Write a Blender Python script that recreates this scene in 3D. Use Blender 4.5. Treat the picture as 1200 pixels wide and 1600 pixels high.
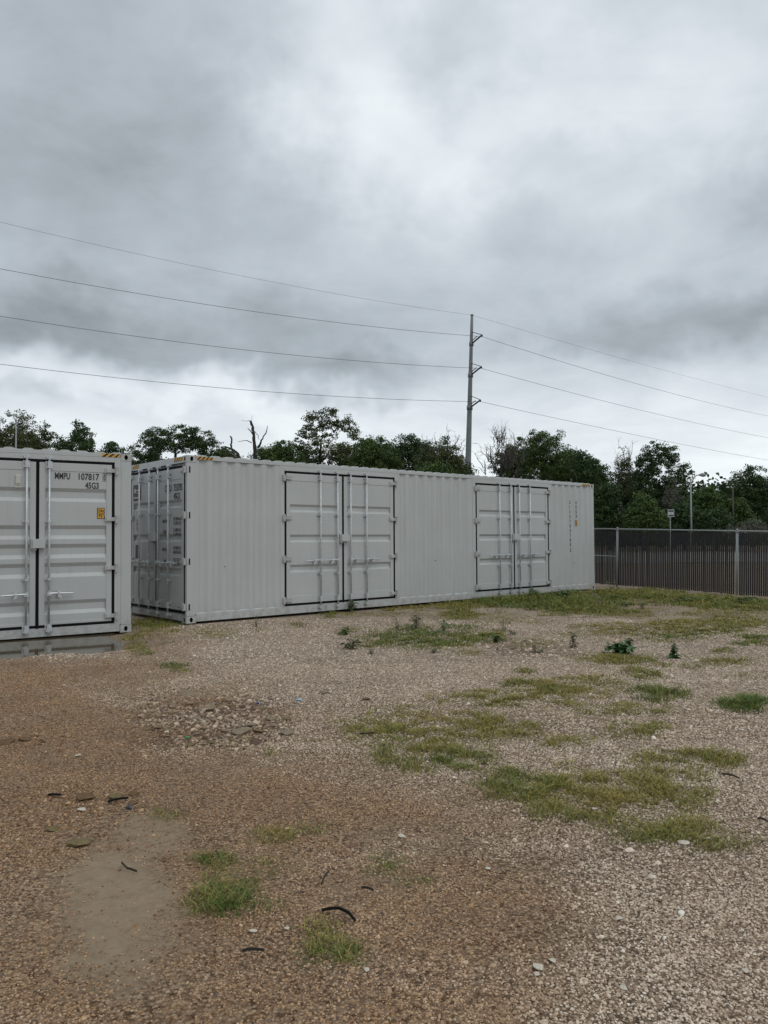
import bpy, bmesh, math, random
import numpy as np
from mathutils import Vector, Matrix, Euler
random.seed(7); RNG = np.random.default_rng(7)
R = math.radians
for o in list(bpy.data.objects): bpy.data.objects.remove(o)
SC = bpy.context.scene
COL = SC.collection

# ------------------------------------------------------------------ camera
F, PITCH, ROLL, H = 1196.9, 0.0357, -0.0031, 1.433
cp, sp, cr, sr = math.cos(PITCH), math.sin(PITCH), math.cos(ROLL), math.sin(ROLL)
RX = Vector((1, 0, 0)); FX = Vector((0, cp, sp)); UX = Vector((0, -sp, cp))
CR = RX*cr + UX*sr; CU = UX*cr - RX*sr
cam_d = bpy.data.cameras.new('camera'); cam = bpy.data.objects.new('camera', cam_d); COL.objects.link(cam)
m = Matrix((CR, CU, -FX)).transposed().to_4x4(); m.translation = (0, 0, H); cam.matrix_world = m
cam_d.sensor_fit = 'VERTICAL'; cam_d.sensor_height = 24; cam_d.lens = F/1600*24
cam_d.clip_start = .05; cam_d.clip_end = 3000
SC.camera = cam

# ------------------------------------------------------------------ world and light
SUN_EL, SUN_AZ = 52, 132      # azimuth clockwise from +Y: light comes over the right shoulder
SKY_GAIN = 1.06
SC.view_settings.view_transform = 'Standard'; SC.view_settings.look = 'None'
SC.view_settings.exposure = .22; SC.view_settings.gamma = 1; SC.view_settings.use_curve_mapping = False

def ray(px, py):
    return (FX + CR*((px-600)/F) + CU*((800-py)/F))

class NT:
    def __init__(s, nt): s.nt = nt; s.n = nt.nodes; s.l = nt.links
    def node(s, t, **k):
        n = s.n.new(t)
        for a, v in k.items(): setattr(n, a, v)
        return n
    def put(s, sock, v):
        if isinstance(v, bpy.types.NodeSocket): s.l.new(v, sock)
        elif v is not None: sock.default_value = v
    def math(s, op, a, b=None, c=None, clamp=False):
        n = s.node('ShaderNodeMath', operation=op); n.use_clamp = clamp
        s.put(n.inputs[0], a)
        if b is not None: s.put(n.inputs[1], b)
        if c is not None: s.put(n.inputs[2], c)
        return n.outputs[0]
    def vmath(s, op, a, b=None):
        n = s.node('ShaderNodeVectorMath', operation=op)
        s.put(n.inputs[0], a)
        if b is not None: s.put(n.inputs[1], b)
        return n.outputs[1] if op in ('LENGTH', 'DOT_PRODUCT') else n.outputs[0]
    def noise(s, vec, scale, detail=4, rough=.55, dist=0, color=False):
        n = s.node('ShaderNodeTexNoise'); s.put(n.inputs['Vector'], vec)
        n.inputs['Scale'].default_value = scale; n.inputs['Detail'].default_value = detail
        n.inputs['Roughness'].default_value = rough; n.inputs['Distortion'].default_value = dist
        return n.outputs['Color'] if color else n.outputs['Fac']
    def ramp(s, fac, stops, interp='LINEAR'):
        n = s.node('ShaderNodeValToRGB'); n.color_ramp.interpolation = interp
        e = n.color_ramp.elements
        while len(e) > 1: e.remove(e[-1])
        for i, (p, c) in enumerate(stops):
            x = e[0] if i == 0 else e.new(p)
            x.position = p; x.color = (*c, 1) if len(c) == 3 else c
        s.put(n.inputs[0], fac); return n.outputs[0]
    def mix(s, fac, a, b, blend='MIX'):
        n = s.node('ShaderNodeMix', data_type='RGBA', blend_type=blend)
        s.put(n.inputs[0], fac)
        for k, v in ((6, a), (7, b)):
            if isinstance(v, tuple) and len(v) == 3: v = (*v, 1)
            s.put(n.inputs[k], v)
        return n.outputs[2]
    def mr(s, v, a, b, c=0, d=1, smooth=True):
        n = s.node('ShaderNodeMapRange'); n.interpolation_type = 'SMOOTHSTEP' if smooth else 'LINEAR'
        s.put(n.inputs[0], v)
        for i, x in enumerate((a, b, c, d)): n.inputs[i+1].default_value = x
        return n.outputs[0]

W = bpy.data.worlds.new('World'); SC.world = W; W.use_nodes = True
w = NT(W.node_tree); w.n.clear()
out = w.node('ShaderNodeOutputWorld'); bg = w.node('ShaderNodeBackground')
sky = w.node('ShaderNodeTexSky', sky_type='NISHITA'); sky.sun_disc = False
sky.sun_elevation = R(SUN_EL); sky.sun_rotation = R(SUN_AZ)
tc = w.node('ShaderNodeTexCoord').outputs['Generated']
sep = w.node('ShaderNodeSeparateXYZ'); w.l.new(tc, sep.inputs[0])
up = w.math('ADD', w.math('MAXIMUM', sep.outputs[2], 0), .16)
comb = w.node('ShaderNodeCombineXYZ')
w.l.new(w.math('DIVIDE', sep.outputs[0], up), comb.inputs[0]); w.l.new(w.math('DIVIDE', sep.outputs[1], up), comb.inputs[1])
plane = comb.outputs[0]
wdir_ = tc
n1 = w.noise(plane, .75, 6, .55, .35)
n2 = w.noise(w.vmath('ADD', plane, (7.3, 2.1, 1.5)), 1.9, 6, .58, .6)
warpn = w.noise(tc, 3.2, 5, .6, 0, True)
warp = w.node('ShaderNodeVectorMath', operation='MULTIPLY_ADD')
w.l.new(warpn, warp.inputs[0]); warp.inputs[1].default_value = (.44, .2, .30); warp.inputs[2].default_value = (-.22, -.1, -.15)
wdir = w.vmath('ADD', tc, warp.outputs[0])
val = w.math('ADD', .48, w.math('MULTIPLY', w.math('SUBTRACT', n1, .5), .46))
val = w.math('ADD', val, w.math('MULTIPLY', w.math('SUBTRACT', n2, .5), .22))
n3 = w.noise(w.vmath('MULTIPLY', wdir_, (1, 1, 2.2)), 6, 6, .6, .8)
val = w.math('ADD', val, w.math('MULTIPLY', w.math('SUBTRACT', n3, .5), .14))
BLOBS = [(545, 100, 140, 150, .13), (770, 190, 300, 130, .12), (640, 270, 170, 120, .10), (1010, 120, 270, 150, .09),
         (170, 525, 380, 72, -.17), (120, 310, 330, 120, -.06), (130, 130, 330, 190, -.07), (540, 572, 190, 34, -.12), (560, 430, 260, 90, -.05),
         (1060, 520, 230, 62, -.13), (1190, 240, 100, 120, -.08), (860, 245, 90, 40, -.07), (690, 110, 90, 50, -.08), (60, 628, 90, 18, -.07),
         (250, 600, 300, 36, .15), (950, 620, 400, 60, .06), (1150, 420, 160, 70, .04)]
for px, py, rx, ry, a in BLOBS:
    c = ray(px, py); k = c.length; c = c.normalized()
    d = w.vmath('MULTIPLY', w.vmath('SUBTRACT', wdir, tuple(c)), (F*k/rx, 1.5, F*k/ry))
    val = w.math('ADD', val, w.mr(w.vmath('LENGTH', d), .15, 1.5, a, 0))
# clouds thin towards the horizon
hz = w.mr(sep.outputs[2], .09, .27, 1, 0)
val = w.math('ADD', val, w.math('MULTIPLY', hz, .24))
zen = w.mr(sep.outputs[2], .55, 1.0, 0, 1)
val = w.math('ADD', val, w.math('MULTIPLY', zen, .22))
val = w.math('MAXIMUM', val, .2)
tint = w.ramp(val, [(.25, (.875, .99, 1.07)), (.45, (.895, .995, 1.09)), (.75, (.95, 1.01, 1.045))])
gain = w.math('MULTIPLY', val, 10.0*SKY_GAIN)
gc = w.node('ShaderNodeVectorMath', operation='SCALE'); w.l.new(tint, gc.inputs[0]); w.l.new(gain, gc.inputs[3])
cl = w.mix(.97, sky.outputs[0], gc.outputs[0])
w.l.new(cl, bg.inputs[0]); bg.inputs[1].default_value = .1
w.l.new(bg.outputs[0], out.inputs[0])
SC.world.cycles.sampling_method = 'MANUAL'; SC.world.cycles.sample_map_resolution = 512

sd = bpy.data.lights.new('sun', 'SUN'); sd.energy = .55; sd.angle = R(28); sd.color = (1, .97, .93)
so = bpy.data.objects.new('sun', sd); COL.objects.link(so)
saz = R(SUN_AZ); sdir = Vector((math.sin(saz)*math.cos(R(SUN_EL)), math.cos(saz)*math.cos(R(SUN_EL)), math.sin(R(SUN_EL))))
so.rotation_euler = sdir.to_track_quat('Z', 'Y').to_euler()

# ------------------------------------------------------------------ helpers
def hash2(ix, iy, seed=0):
    h = (ix.astype(np.int64)*374761393 + iy.astype(np.int64)*668265263 + seed*982451653) & 0xffffffff
    h = ((h ^ (h >> 13))*1274126177) & 0xffffffff
    return ((h ^ (h >> 16)) & 0xffff)/65535.
def vnoise(x, y, seed=0):
    x = np.asarray(x, float); y = np.asarray(y, float)
    ix = np.floor(x); iy = np.floor(y); fx = x-ix; fy = y-iy
    fx = fx*fx*(3-2*fx); fy = fy*fy*(3-2*fy)
    a = hash2(ix, iy, seed); b = hash2(ix+1, iy, seed); c = hash2(ix, iy+1, seed); d = hash2(ix+1, iy+1, seed)
    return (a*(1-fx)+b*fx)*(1-fy)+(c*(1-fx)+d*fx)*fy
def fbm(x, y, seed=0, o=4):
    t = 0; a = .5; s = 0
    for i in range(o):
        t = t+a*vnoise(x*2**i, y*2**i, seed+i*17); s += a; a *= .5
    return t/s
def sstep(a, b, x):
    t = np.clip((x-a)/(b-a), 0, 1); return t*t*(3-2*t)

def at(px, py, z=0.0):
    r = ray(px, py); t = (z-H)/r.z
    return Vector((r.x*t, r.y*t, z))
def atY(px, py, Y):
    r = ray(px, py); t = Y/r.y
    return Vector((r.x*t, Y, H+r.z*t))

def mat(name, col, rough=.6, metal=0, spec=.5):
    mt = bpy.data.materials.new(name); mt.use_nodes = True
    b = mt.node_tree.nodes['Principled BSDF']
    b.inputs['Base Color'].default_value = (*col, 1); b.inputs['Roughness'].default_value = rough
    b.inputs['Metallic'].default_value = metal; b.inputs['Specular IOR Level'].default_value = spec
    return mt
def nmat(name):
    mt = bpy.data.materials.new(name); mt.use_nodes = True
    return mt, NT(mt.node_tree), mt.node_tree.nodes['Principled BSDF']

def link(name, me, parent=None, loc=None):
    o = bpy.data.objects.new(name, me); COL.objects.link(o)
    if parent: o.parent = parent
    if loc is not None: o.location = loc
    return o
def tag(o, label=None, cat=None, group=None, kind=None):
    for k, v in (('label', label), ('category', cat), ('group', group), ('kind', kind)):
        if v: o[k] = v
    return o
def empty(name, loc=(0, 0, 0), rz=0):
    o = bpy.data.objects.new(name, None); COL.objects.link(o); o.location = loc; o.rotation_euler = (0, 0, rz)
    o.empty_display_size = .2
    return o

class MB:
    """collects geometry, builds one mesh"""
    def __init__(s): s.v = []; s.f = []; s.mi = []; s.mp = lambda a: a
    def add(s, vs, fs, mi=0):
        o = len(s.v); s.v += [s.mp(tuple(v)) for v in vs]
        s.f += [[i+o for i in f] for f in fs]; s.mi += [mi]*len(fs)
    def box(s, a, b, mi=0):
        x0, y0, z0 = a; x1, y1, z1 = b
        s.add([(x0, y0, z0), (x1, y0, z0), (x1, y1, z0), (x0, y1, z0), (x0, y0, z1), (x1, y0, z1), (x1, y1, z1), (x0, y1, z1)],
              [(0, 3, 2, 1), (4, 5, 6, 7), (0, 1, 5, 4), (1, 2, 6, 5), (2, 3, 7, 6), (3, 0, 4, 7)], mi)
    def tube(s, pts, rad, n=8, mi=0, caps=True):
        pts = [Vector(p) for p in pts]
        if not hasattr(rad, '__len__'): rad = [rad]*len(pts)
        vs = []; fs = []; prev = None
        for i, p in enumerate(pts):
            d = (pts[min(i+1, len(pts)-1)]-pts[max(i-1, 0)])
            d = d.normalized() if d.length > 1e-9 else Vector((0, 0, 1))
            if prev is None:
                a = Vector((0, 0, 1)) if abs(d.z) < .9 else Vector((1, 0, 0))
                u = d.cross(a).normalized()
            else:
                u = (prev-d*prev.dot(d)).normalized()
            prev = u; q = d.cross(u)
            for k in range(n):
                t = 2*math.pi*k/n; vs.append(p+(u*math.cos(t)+q*math.sin(t))*rad[i])
        for i in range(len(pts)-1):
            for k in range(n):
                a = i*n+k; b = i*n+(k+1) % n; fs.append((a, b, b+n, a+n))
        if caps:
            fs.append(tuple(range(n))[::-1]); fs.append(tuple(range((len(pts)-1)*n, len(pts)*n)))
        s.add(vs, fs, mi)
    def build(s, name, mats, parent=None, smooth=False, bevel=0, loc=None):
        me = s.mesh(name, mats, smooth)
        o = link(name, me, parent, loc)
        if bevel:
            b = o.modifiers.new('bevel', 'BEVEL'); b.width = bevel; b.segments = 2; b.limit_method = 'ANGLE'; b.angle_limit = R(40)
        return o
    def mesh(s, name, mats, smooth=False):
        me = bpy.data.meshes.new(name); me.from_pydata(s.v, [], s.f)
        if not isinstance(mats, (list, tuple)): mats = [mats]
        for q in mats: me.materials.append(q)
        me.polygons.foreach_set('material_index', s.mi)
        if smooth: me.polygons.foreach_set('use_smooth', [True]*len(s.f))
        me.update()
        return me

def quads_mesh(name, V, nper, mats, attrs=None, tri=False):
    """V: (n, nper, 3) polygons"""
    n = V.shape[0]
    me = bpy.data.meshes.new(name)
    me.vertices.add(n*nper); me.vertices.foreach_set('co', V.reshape(-1).astype(np.float32))
    me.loops.add(n*nper); me.loops.foreach_set('vertex_index', np.arange(n*nper, dtype=np.int32))
    me.polygons.add(n); me.polygons.foreach_set('loop_start', (np.arange(n)*nper).astype(np.int32))
    me.update(calc_edges=True)
    for q in (mats if isinstance(mats, (list, tuple)) else [mats]): me.materials.append(q)
    for k, a in (attrs or {}).items():
        at_ = me.attributes.new(k, 'FLOAT', 'FACE'); at_.data.foreach_set('value', a.astype(np.float32))
    return me

# ------------------------------------------------------------------ ground
C2O = Vector((-3.3824, 13.160, 0)); A2 = .7170; S2 = .0032
C1O = Vector((-4.1215, 12.525, -.056)); A1 = .5889; S1 = .0064
U2 = Vector((math.cos(A2), math.sin(A2), 0)); W2 = Vector((-U2.y, U2.x, 0))
U1 = Vector((math.cos(A1), math.sin(A1), 0)); W1 = Vector((-U1.y, U1.x, 0))

def gh(x, y):
    """ground height"""
    x = np.asarray(x, float); y = np.asarray(y, float)
    z = (fbm(x*.55, y*.55, 3, 4)-.5)*.075 - .012
    near = np.exp(-((x)**2+(y-2)**2)/16.)
    z = z*(1-.5*near)
    # the ground dips to the puddle along the front of the first container
    s = (x-C1O.x)*U1.x+(y-C1O.y)*U1.y; t = -((x-C1O.x)*W1.x+(y-C1O.y)*W1.y)
    jn = (fbm(x*1.7, y*1.7, 19)-.5)*1.5
    dip = sstep(2.75, 1.75, t+jn*.45+.3*sstep(-1.9, -2.6, s))*sstep(.25, -.2, s+jn*.25-.28*np.clip(1.0-t, -.2, 2)*0)*sstep(-3.2, -2.4, t)
    z = z*(1-dip*.8) - dip*(.092+.05*(fbm(x*2.3, y*2.3, 29)-.5))
    # keep below the second container
    s2 = (x-C2O.x)*U2.x+(y-C2O.y)*U2.y; t2 = (x-C2O.x)*W2.x+(y-C2O.y)*W2.y
    ins = sstep(-.7, 0, s2)*sstep(12.9, 12.2, s2)*sstep(-.5, 0, t2)*sstep(3, 2.4, t2)
    z = z*(1-ins) - .02*ins
    z = z+.05*sstep(17, 23, y)
    far = sstep(28, 90, y)
    z = z + far*.5
    return z
def ghv(p): return float(gh(p[0], p[1]))

def blob(x, y, px, py, rx, ry, soft=.5, nz=None, z=0):
    """soft ellipse on the ground; centre and radii were measured in the photograph and turned into metres"""
    c = at(px, py, z); rw = rx*c.y/F
    a = at(px, py-ry, z).y-c.y; b = c.y-at(px, py+ry, z).y; rd = (a+b)/2
    cx = c.x/c.y
    # ellipse sheared along the ray through its centre
    yy = (y-c.y); xx = x-c.x-cx*yy*1.0
    d = np.sqrt((xx/rw)**2+(yy/rd)**2)
    if nz is not None: d = d+nz
    return sstep(1+soft, 1-soft, d)

def brown_mask(x, y):
    n = (fbm(x*1.3, y*1.3, 40)-.5)*1.5
    m_ = np.zeros_like(np.asarray(x, float))
    for a in [(60, 1180, 300, 190, .95), (-50, 1080, 340, 60, .9), (430, 1265, 330, 75, .9), (330, 1430, 330, 190, .8), (620, 1400, 210, 100, .85), (200, 1560, 480, 110, .9),
              (760, 1400, 110, 70, .6), (700, 1560, 200, 60, .6), (230, 1010, 70, 40, .5), (1000, 948, 60, 12, .7), (720, 1590, 120, 60, .8)]:
        m_ = np.maximum(m_, a[4]*blob(x, y, a[0], a[1], a[2], a[3], .5, n))
    return m_
def silt_mask(x, y):
    n = (fbm(x*1.6, y*1.6, 60)-.5)*1.1
    n = n+(fbm(x*6, y*6, 61)-.5)*.7
    m_ = 1.0*blob(x, y, 190, 1395, 96, 84, .75, n*1.25)
    for a in [(235, 1300, 62, 40, .75), (60, 1450, 60, 50, .35), (330, 1200, 100, 30, .35), (560, 1385, 60, 30, .4), (170, 1470, 110, 40, .5), (650, 1310, 90, 30, .35)]:
        m_ = np.maximum(m_, a[4]*blob(x, y, *a[:4], .45, n))
    return m_

def rubble_mask(x, y):
    n = (fbm(x*3, y*3, 140)-.5)*1.5
    m_ = blob(x, y, 320, 1125, 100, 38, .5, n)
    for a in [(380, 1105, 60, 16, .8), (50, 1160, 60, 14, .5), (130, 1255, 100, 20, .35), (830, 1010, 70, 12, .6)]: m_ = np.maximum(m_, a[4]*blob(x, y, *a[:4], .5, n))
    return m_

# (px, py, rx, ry, hue 0 olive .. 1 green, height m, density)
GRASS = [
 (690, 941, 75, 8, .35, .10, 1.0), (760, 936, 60, 7, .6, .14, 1), (850, 938, 95, 10, .8, .18, 1.2), (905, 945, 60, 9, .6, .12, 1), (620, 948, 40, 4, .2, .09, .7),
 (990, 930, 60, 6, .55, .16, 1), (1060, 936, 70, 6, .6, .12, 1), (1150, 941, 70, 6, .6, .12, 1), (1195, 947, 40, 5, .6, .10, 1), (950, 956, 90, 5, .5, .07, .7),
 (665, 992, 85, 13, .8, .08, 1), (740, 997, 40, 8, .7, .08, 1), (720, 957, 26, 6, .5, .08, 1), (640, 1003, 55, 6, .5, .06, .7), (700, 960, 110, 4, .3, .05, .3),
 (990, 983, 95, 9, .12, .06, 1), (1080, 976, 70, 9, .45, .07, 1), (1050, 990, 80, 7, .7, .07, .9), (1150, 968, 60, 9, .4, .07, .9), (1180, 998, 30, 6, .7, .07, 1), (1120, 958, 80, 5, .4, .05, .6),
 (1125, 1034, 55, 7, .5, .07, 1), (990, 1030, 60, 9, .5, .06, .9), (1130, 1015, 20, 5, .6, .06, .8), (930, 1025, 40, 5, .35, .05, .6), (810, 968, 60, 5, .3, .05, .4),
 (1000, 1052, 34, 9, .65, .08, 1), (930, 1068, 70, 11, .35, .06, 1), (860, 1078, 50, 9, .3, .05, .7), (1028, 1086, 36, 10, .85, .12, 1.3), (1160, 1100, 32, 9, .95, .12, 1.3),
 (805, 1068, 22, 6, .6, .07, 1), (823, 1049, 17, 5, .6, .07, 1), (745, 1090, 65, 8, .3, .05, .8), (780, 1098, 40, 8, .6, .06, 1), (955, 1110, 65, 9, .4, .05, .8), (870, 1100, 30, 16, .2, .04, .3),
 (595, 1132, 60, 14, .35, .05, .9), (640, 1112, 50, 8, .3, .05, .6), (740, 1122, 60, 12, .25, .06, 1), (785, 1137, 40, 9, .4, .06, .9), (660, 1155, 85, 14, .35, .05, .9),
 (670, 1182, 85, 18, .45, .06, 1), (715, 1188, 40, 12, .8, .06, 1), (800, 1222, 62, 17, .6, .06, 1.1), (770, 1205, 60, 10, .4, .05, .7), (950, 1235, 80, 22, .35, .06, 1.1), (930, 1258, 70, 16, .5, .06, 1),
 (1075, 1190, 62, 15, .35, .06, 1), (1065, 1235, 40, 28, .5, .05, .7), (1000, 1275, 60, 15, .45, .05, .8), (1060, 1292, 50, 14, .5, .06, 1), (1120, 1315, 50, 12, .45, .05, .9), (1005, 1303, 35, 9, .6, .05, .8),
 (893, 1161, 34, 10, .45, .06, 1), (975, 1144, 50, 11, .5, .06, .9), (1030, 1135, 32, 8, .5, .05, .9), (890, 1195, 30, 7, .3, .04, .5), (880, 1130, 160, 60, .2, .03, .05), (1000, 1180, 60, 10, .3, .04, .3),
 (335, 1340, 38, 9, .7, .05, 1), (372, 1352, 60, 12, .45, .04, .35), (355, 1380, 34, 20, .6, .05, .8), (330, 1405, 30, 16, .7, .05, .9), (385, 1415, 40, 15, .95, .09, 1.5),
 (605, 1347, 28, 17, .92, .06, 2.2), (650, 1373, 24, 7, .85, .04, 1.6), (505, 1455, 28, 22, .5, .04, 1.3), (510, 1490, 42, 20, .7, .05, 1.8), (900, 1240, 60, 16, .4, .05, .9), (720, 1140, 120, 12, .3, .045, .6), (870, 1090, 60, 7, .3, .05, .6), (550, 1505, 20, 6, .7, .03, .5),
 (495, 1290, 18, 6, .6, .04, .8), (425, 1301, 26, 9, .25, .04, .8), (262, 1270, 22, 11, .5, .05, .8), (268, 1040, 20, 4, .8, .05, 1), (285, 1046, 12, 3, .5, .05, .8),
 (212, 998, 18, 14, .4, .05, .9), (225, 1017, 14, 5, .6, .05, .9), (240, 985, 40, 9, .3, .07, .7), (235, 972, 40, 6, .6, .10, .9), (330, 985, 40, 6, .15, .05, .4), (335, 992, 22, 4, .3, .05, .5),
 (513, 960, 10, 4, .6, .09, 1), (466, 975, 12, 3, .4, .05, .9), (405, 984, 14, 3, .3, .04, .5), (545, 960, 60, 4, .4, .05, .4), (540, 985, 16, 5, .6, .07, .8), (590, 1000, 25, 4, .4, .04, .3),
 (425, 1175, 18, 6, .35, .04, .7), (480, 1157, 22, 2.5, .35, .03, .6), (372, 1155, 22, 6, .3, .03, .6), (115, 1065, 10, 3, .5, .03, .6), (735, 1020, 25, 4, .35, .05, .6), (830, 1005, 40, 8, .25, .05, .25), (775, 992, 12, 6, .5, .10, .9), (690, 1008, 40, 5, .3, .04, .4),
 (1190, 1055, 50, 5, .3, .04, .3), (1170, 975, 60, 18, .5, .05, .25), (820, 1040, 90, 25, .2, .03, .05),
]
def grass_mask(x, y):
    n = (fbm(x*2.2, y*2.2, 90)-.5)*1.6
    m_ = np.zeros_like(np.asarray(x, float))
    for g in GRASS: m_ = np.maximum(m_, min(g[6], 1)*blob(x, y, g[0], g[1], g[2]*1.1, g[3]*1.15, .5, n*(1 if g[6] < 1.25 else .3)))
    return m_

def grid_axis(lo, hi, step, far, growth=1.22):
    a = list(np.arange(lo, hi+1e-6, step))
    s = step; v = lo; pre = []
    while v > -far: s *= growth; v -= s; pre.append(v)
    s = step; v = hi; post = []
    while v < far: s *= growth; v += s; post.append(v)
    return np.array(pre[::-1]+a+post)
GX = grid_axis(-9, 13, .07, 900); GY = grid_axis(1.2, 25, .07, 900)
X, Y = np.meshgrid(GX, GY); gz = gh(X, Y)
nx, ny = len(GX), len(GY)
gm = bpy.data.meshes.new('ground')
gm.vertices.add(nx*ny); gm.vertices.foreach_set('co', np.stack([X, Y, gz], -1).reshape(-1).astype(np.float32))
ii = (np.arange(ny-1)[:, None]*nx+np.arange(nx-1)[None]).reshape(-1)
q = np.stack([ii, ii+1, ii+1+nx, ii+nx], -1).reshape(-1).astype(np.int32)
gm.loops.add(len(q)); gm.loops.foreach_set('vertex_index', q)
gm.polygons.add(len(q)//4); gm.polygons.foreach_set('loop_start', np.arange(0, len(q), 4, dtype=np.int32))
gm.update(calc_edges=True); gm.polygons.foreach_set('use_smooth', np.ones(len(q)//4, bool))
inview = (X > -10) & (X < 14) & (Y > 1) & (Y < 26)
for nm, fn in (('soil', brown_mask), ('silt', silt_mask), ('turf', grass_mask), ('rubble', rubble_mask)):
    val_ = np.zeros(X.shape)
    val_[inview] = fn(X[inview], Y[inview])
    if nm == 'soil': val_[~inview] = (fbm(X[~inview]*.4, Y[~inview]*.4, 5)-.2)*.7
    a = gm.attributes.new(nm, 'FLOAT', 'POINT'); a.data.foreach_set('value', np.clip(val_, 0, 1).reshape(-1).astype(np.float32))

a = gm.attributes.new('fines', 'FLOAT', 'POINT'); a.data.foreach_set('value', (sstep(10, 5, Y)*(Y > 1)).reshape(-1).astype(np.float32))
mg, g, gb = nmat('gravel_ground')
pos = g.node('ShaderNodeTexCoord').outputs['Object']
def attr(g, name, t='GEOMETRY'):
    n = g.node('ShaderNodeAttribute', attribute_name=name); n.attribute_type = t; return n.outputs['Fac']
vor = g.node('ShaderNodeTexVoronoi'); vor.inputs['Scale'].default_value = 75; g.l.new(pos, vor.inputs['Vector'])
vor2 = g.node('ShaderNodeTexVoronoi'); vor2.inputs['Scale'].default_value = 23; g.l.new(pos, vor2.inputs['Vector'])
cs = g.node('ShaderNodeSeparateColor'); g.l.new(vor.outputs['Color'], cs.inputs[0])
stone = g.ramp(cs.outputs[0], [(0, (.16, .116, .084)), (.3, (.36, .274, .203)), (.6, (.525, .412, .31)), (.9, (.71, .585, .455)), (1, (.80, .71, .58))])
edge = g.mr(vor.outputs['Distance'], .25, .75, 1, .4)
stone = g.mix(1, stone, edge, 'MULTIPLY')
cs2 = g.node('ShaderNodeSeparateColor'); g.l.new(vor2.outputs['Color'], cs2.inputs[0])
big = g.math('MULTIPLY', g.math('GREATER_THAN', cs2.outputs[1], .93), g.mr(vor2.outputs['Distance'], .3, .45, 1, 0))
stone = g.mix(g.math('MULTIPLY', big, .6), stone, (.50, .43, .36))
nA = g.noise(pos, 1.1, 6, .6); nB = g.noise(pos, 7, 5, .65); nC = g.noise(pos, .35, 4, .5)
stone = g.mix(1, stone, g.ramp(nA, [(.3, (.78, .77, .76)), (.7, (1.12, 1.1, 1.08))]), 'MULTIPLY')
stone = g.mix(1, stone, g.ramp(nB, [(.3, (.84, .84, .84)), (.7, (1.13, 1.12, 1.1))]), 'MULTIPLY')
soilc = g.ramp(g.noise(pos, 30, 5, .7), [(.3, (.165, .115, .074)), (.7, (.31, .225, .15))])
soil = attr(g, 'soil'); silt = attr(g, 'silt'); turf = attr(g, 'turf')
sn = g.math('MULTIPLY', soil, g.mr(g.noise(pos, 3.3, 6, .65), .28, .62, .35, 1.0))
browned = g.mix(1, stone, (.67, .51, .36), 'MULTIPLY')
browned = g.mix(g.mr(cs.outputs[2], .45, .75, 0, .75), browned, soilc)
fin = attr(g, 'fines')
stone = g.mix(fin, stone, g.mix(1, stone, (.66, .60, .54), 'MULTIPLY'))
rb_ = g.math('MULTIPLY', attr(g, 'rubble'), g.mr(g.noise(pos, 8, 6, .75), .3, .6, .25, 1))
stone = g.mix(rb_, stone, g.mix(1, stone, (.50, .43, .36), 'MULTIPLY'))
c1 = g.mix(sn, stone, browned)
siltc = g.ramp(g.noise(pos, 16, 9, .8, .6), [(.28, (.155, .108, .068)), (.45, (.24, .178, .115)), (.6, (.275, .208, .138)), (.75, (.35, .272, .185))])
sfac = g.mr(g.math('ADD', silt, g.math('MULTIPLY', g.math('SUBTRACT', g.noise(pos, 14, 7, .75), .5), 1.5)), .2, .95, 0, 1)
c2 = g.mix(sfac, c1, siltc)
turfc = g.ramp(g.noise(pos, 25, 6, .7), [(.3, (.075, .065, .03)), (.7, (.17, .15, .07))])
tf = g.math('MULTIPLY', turf, g.mr(g.noise(pos, 12, 6, .7), .3, .6, .3, .9))
c3 = g.mix(tf, c2, turfc)
# beyond the fence the yard turns into rough pasture
sp_ = g.node('ShaderNodeSeparateXYZ'); g.l.new(pos, sp_.inputs[0])
fd = g.math('ADD', g.math('MULTIPLY', sp_.outputs[0], .755), g.math('MULTIPLY', sp_.outputs[1], .656))
farf = g.mr(fd, 20.0, 20.8, 0, 1)
fieldc = g.ramp(g.noise(pos, .5, 7, .65), [(.3, (.12, .092, .07)), (.5, (.18, .142, .108)), (.7, (.14, .115, .08))])
c4 = g.mix(farf, c3, fieldc)
g.l.new(c4, gb.inputs['Base Color'])
rg = g.mix(sfac, (.9, .9, .9), (.8, .8, .8)); g.l.new(rg, gb.inputs['Roughness'])
gb.inputs['Specular IOR Level'].default_value = .2
bp = g.node('ShaderNodeBump'); bp.inputs['Strength'].default_value = .8; bp.inputs['Distance'].default_value = .008
hgt = g.math('MULTIPLY', g.math('SUBTRACT', 1, vor.outputs['Distance']), g.math('SUBTRACT', 1, g.math('MULTIPLY', sfac, .9)))
g.l.new(g.math('ADD', hgt, g.math('MULTIPLY', nB, .8)), bp.inputs['Height']); g.l.new(bp.outputs[0], gb.inputs['Normal'])
gm.materials.append(mg)
ground = link('ground', gm); tag(ground, kind='structure', label='gravel yard with brown soil, silt and tufts of grass')

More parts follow.
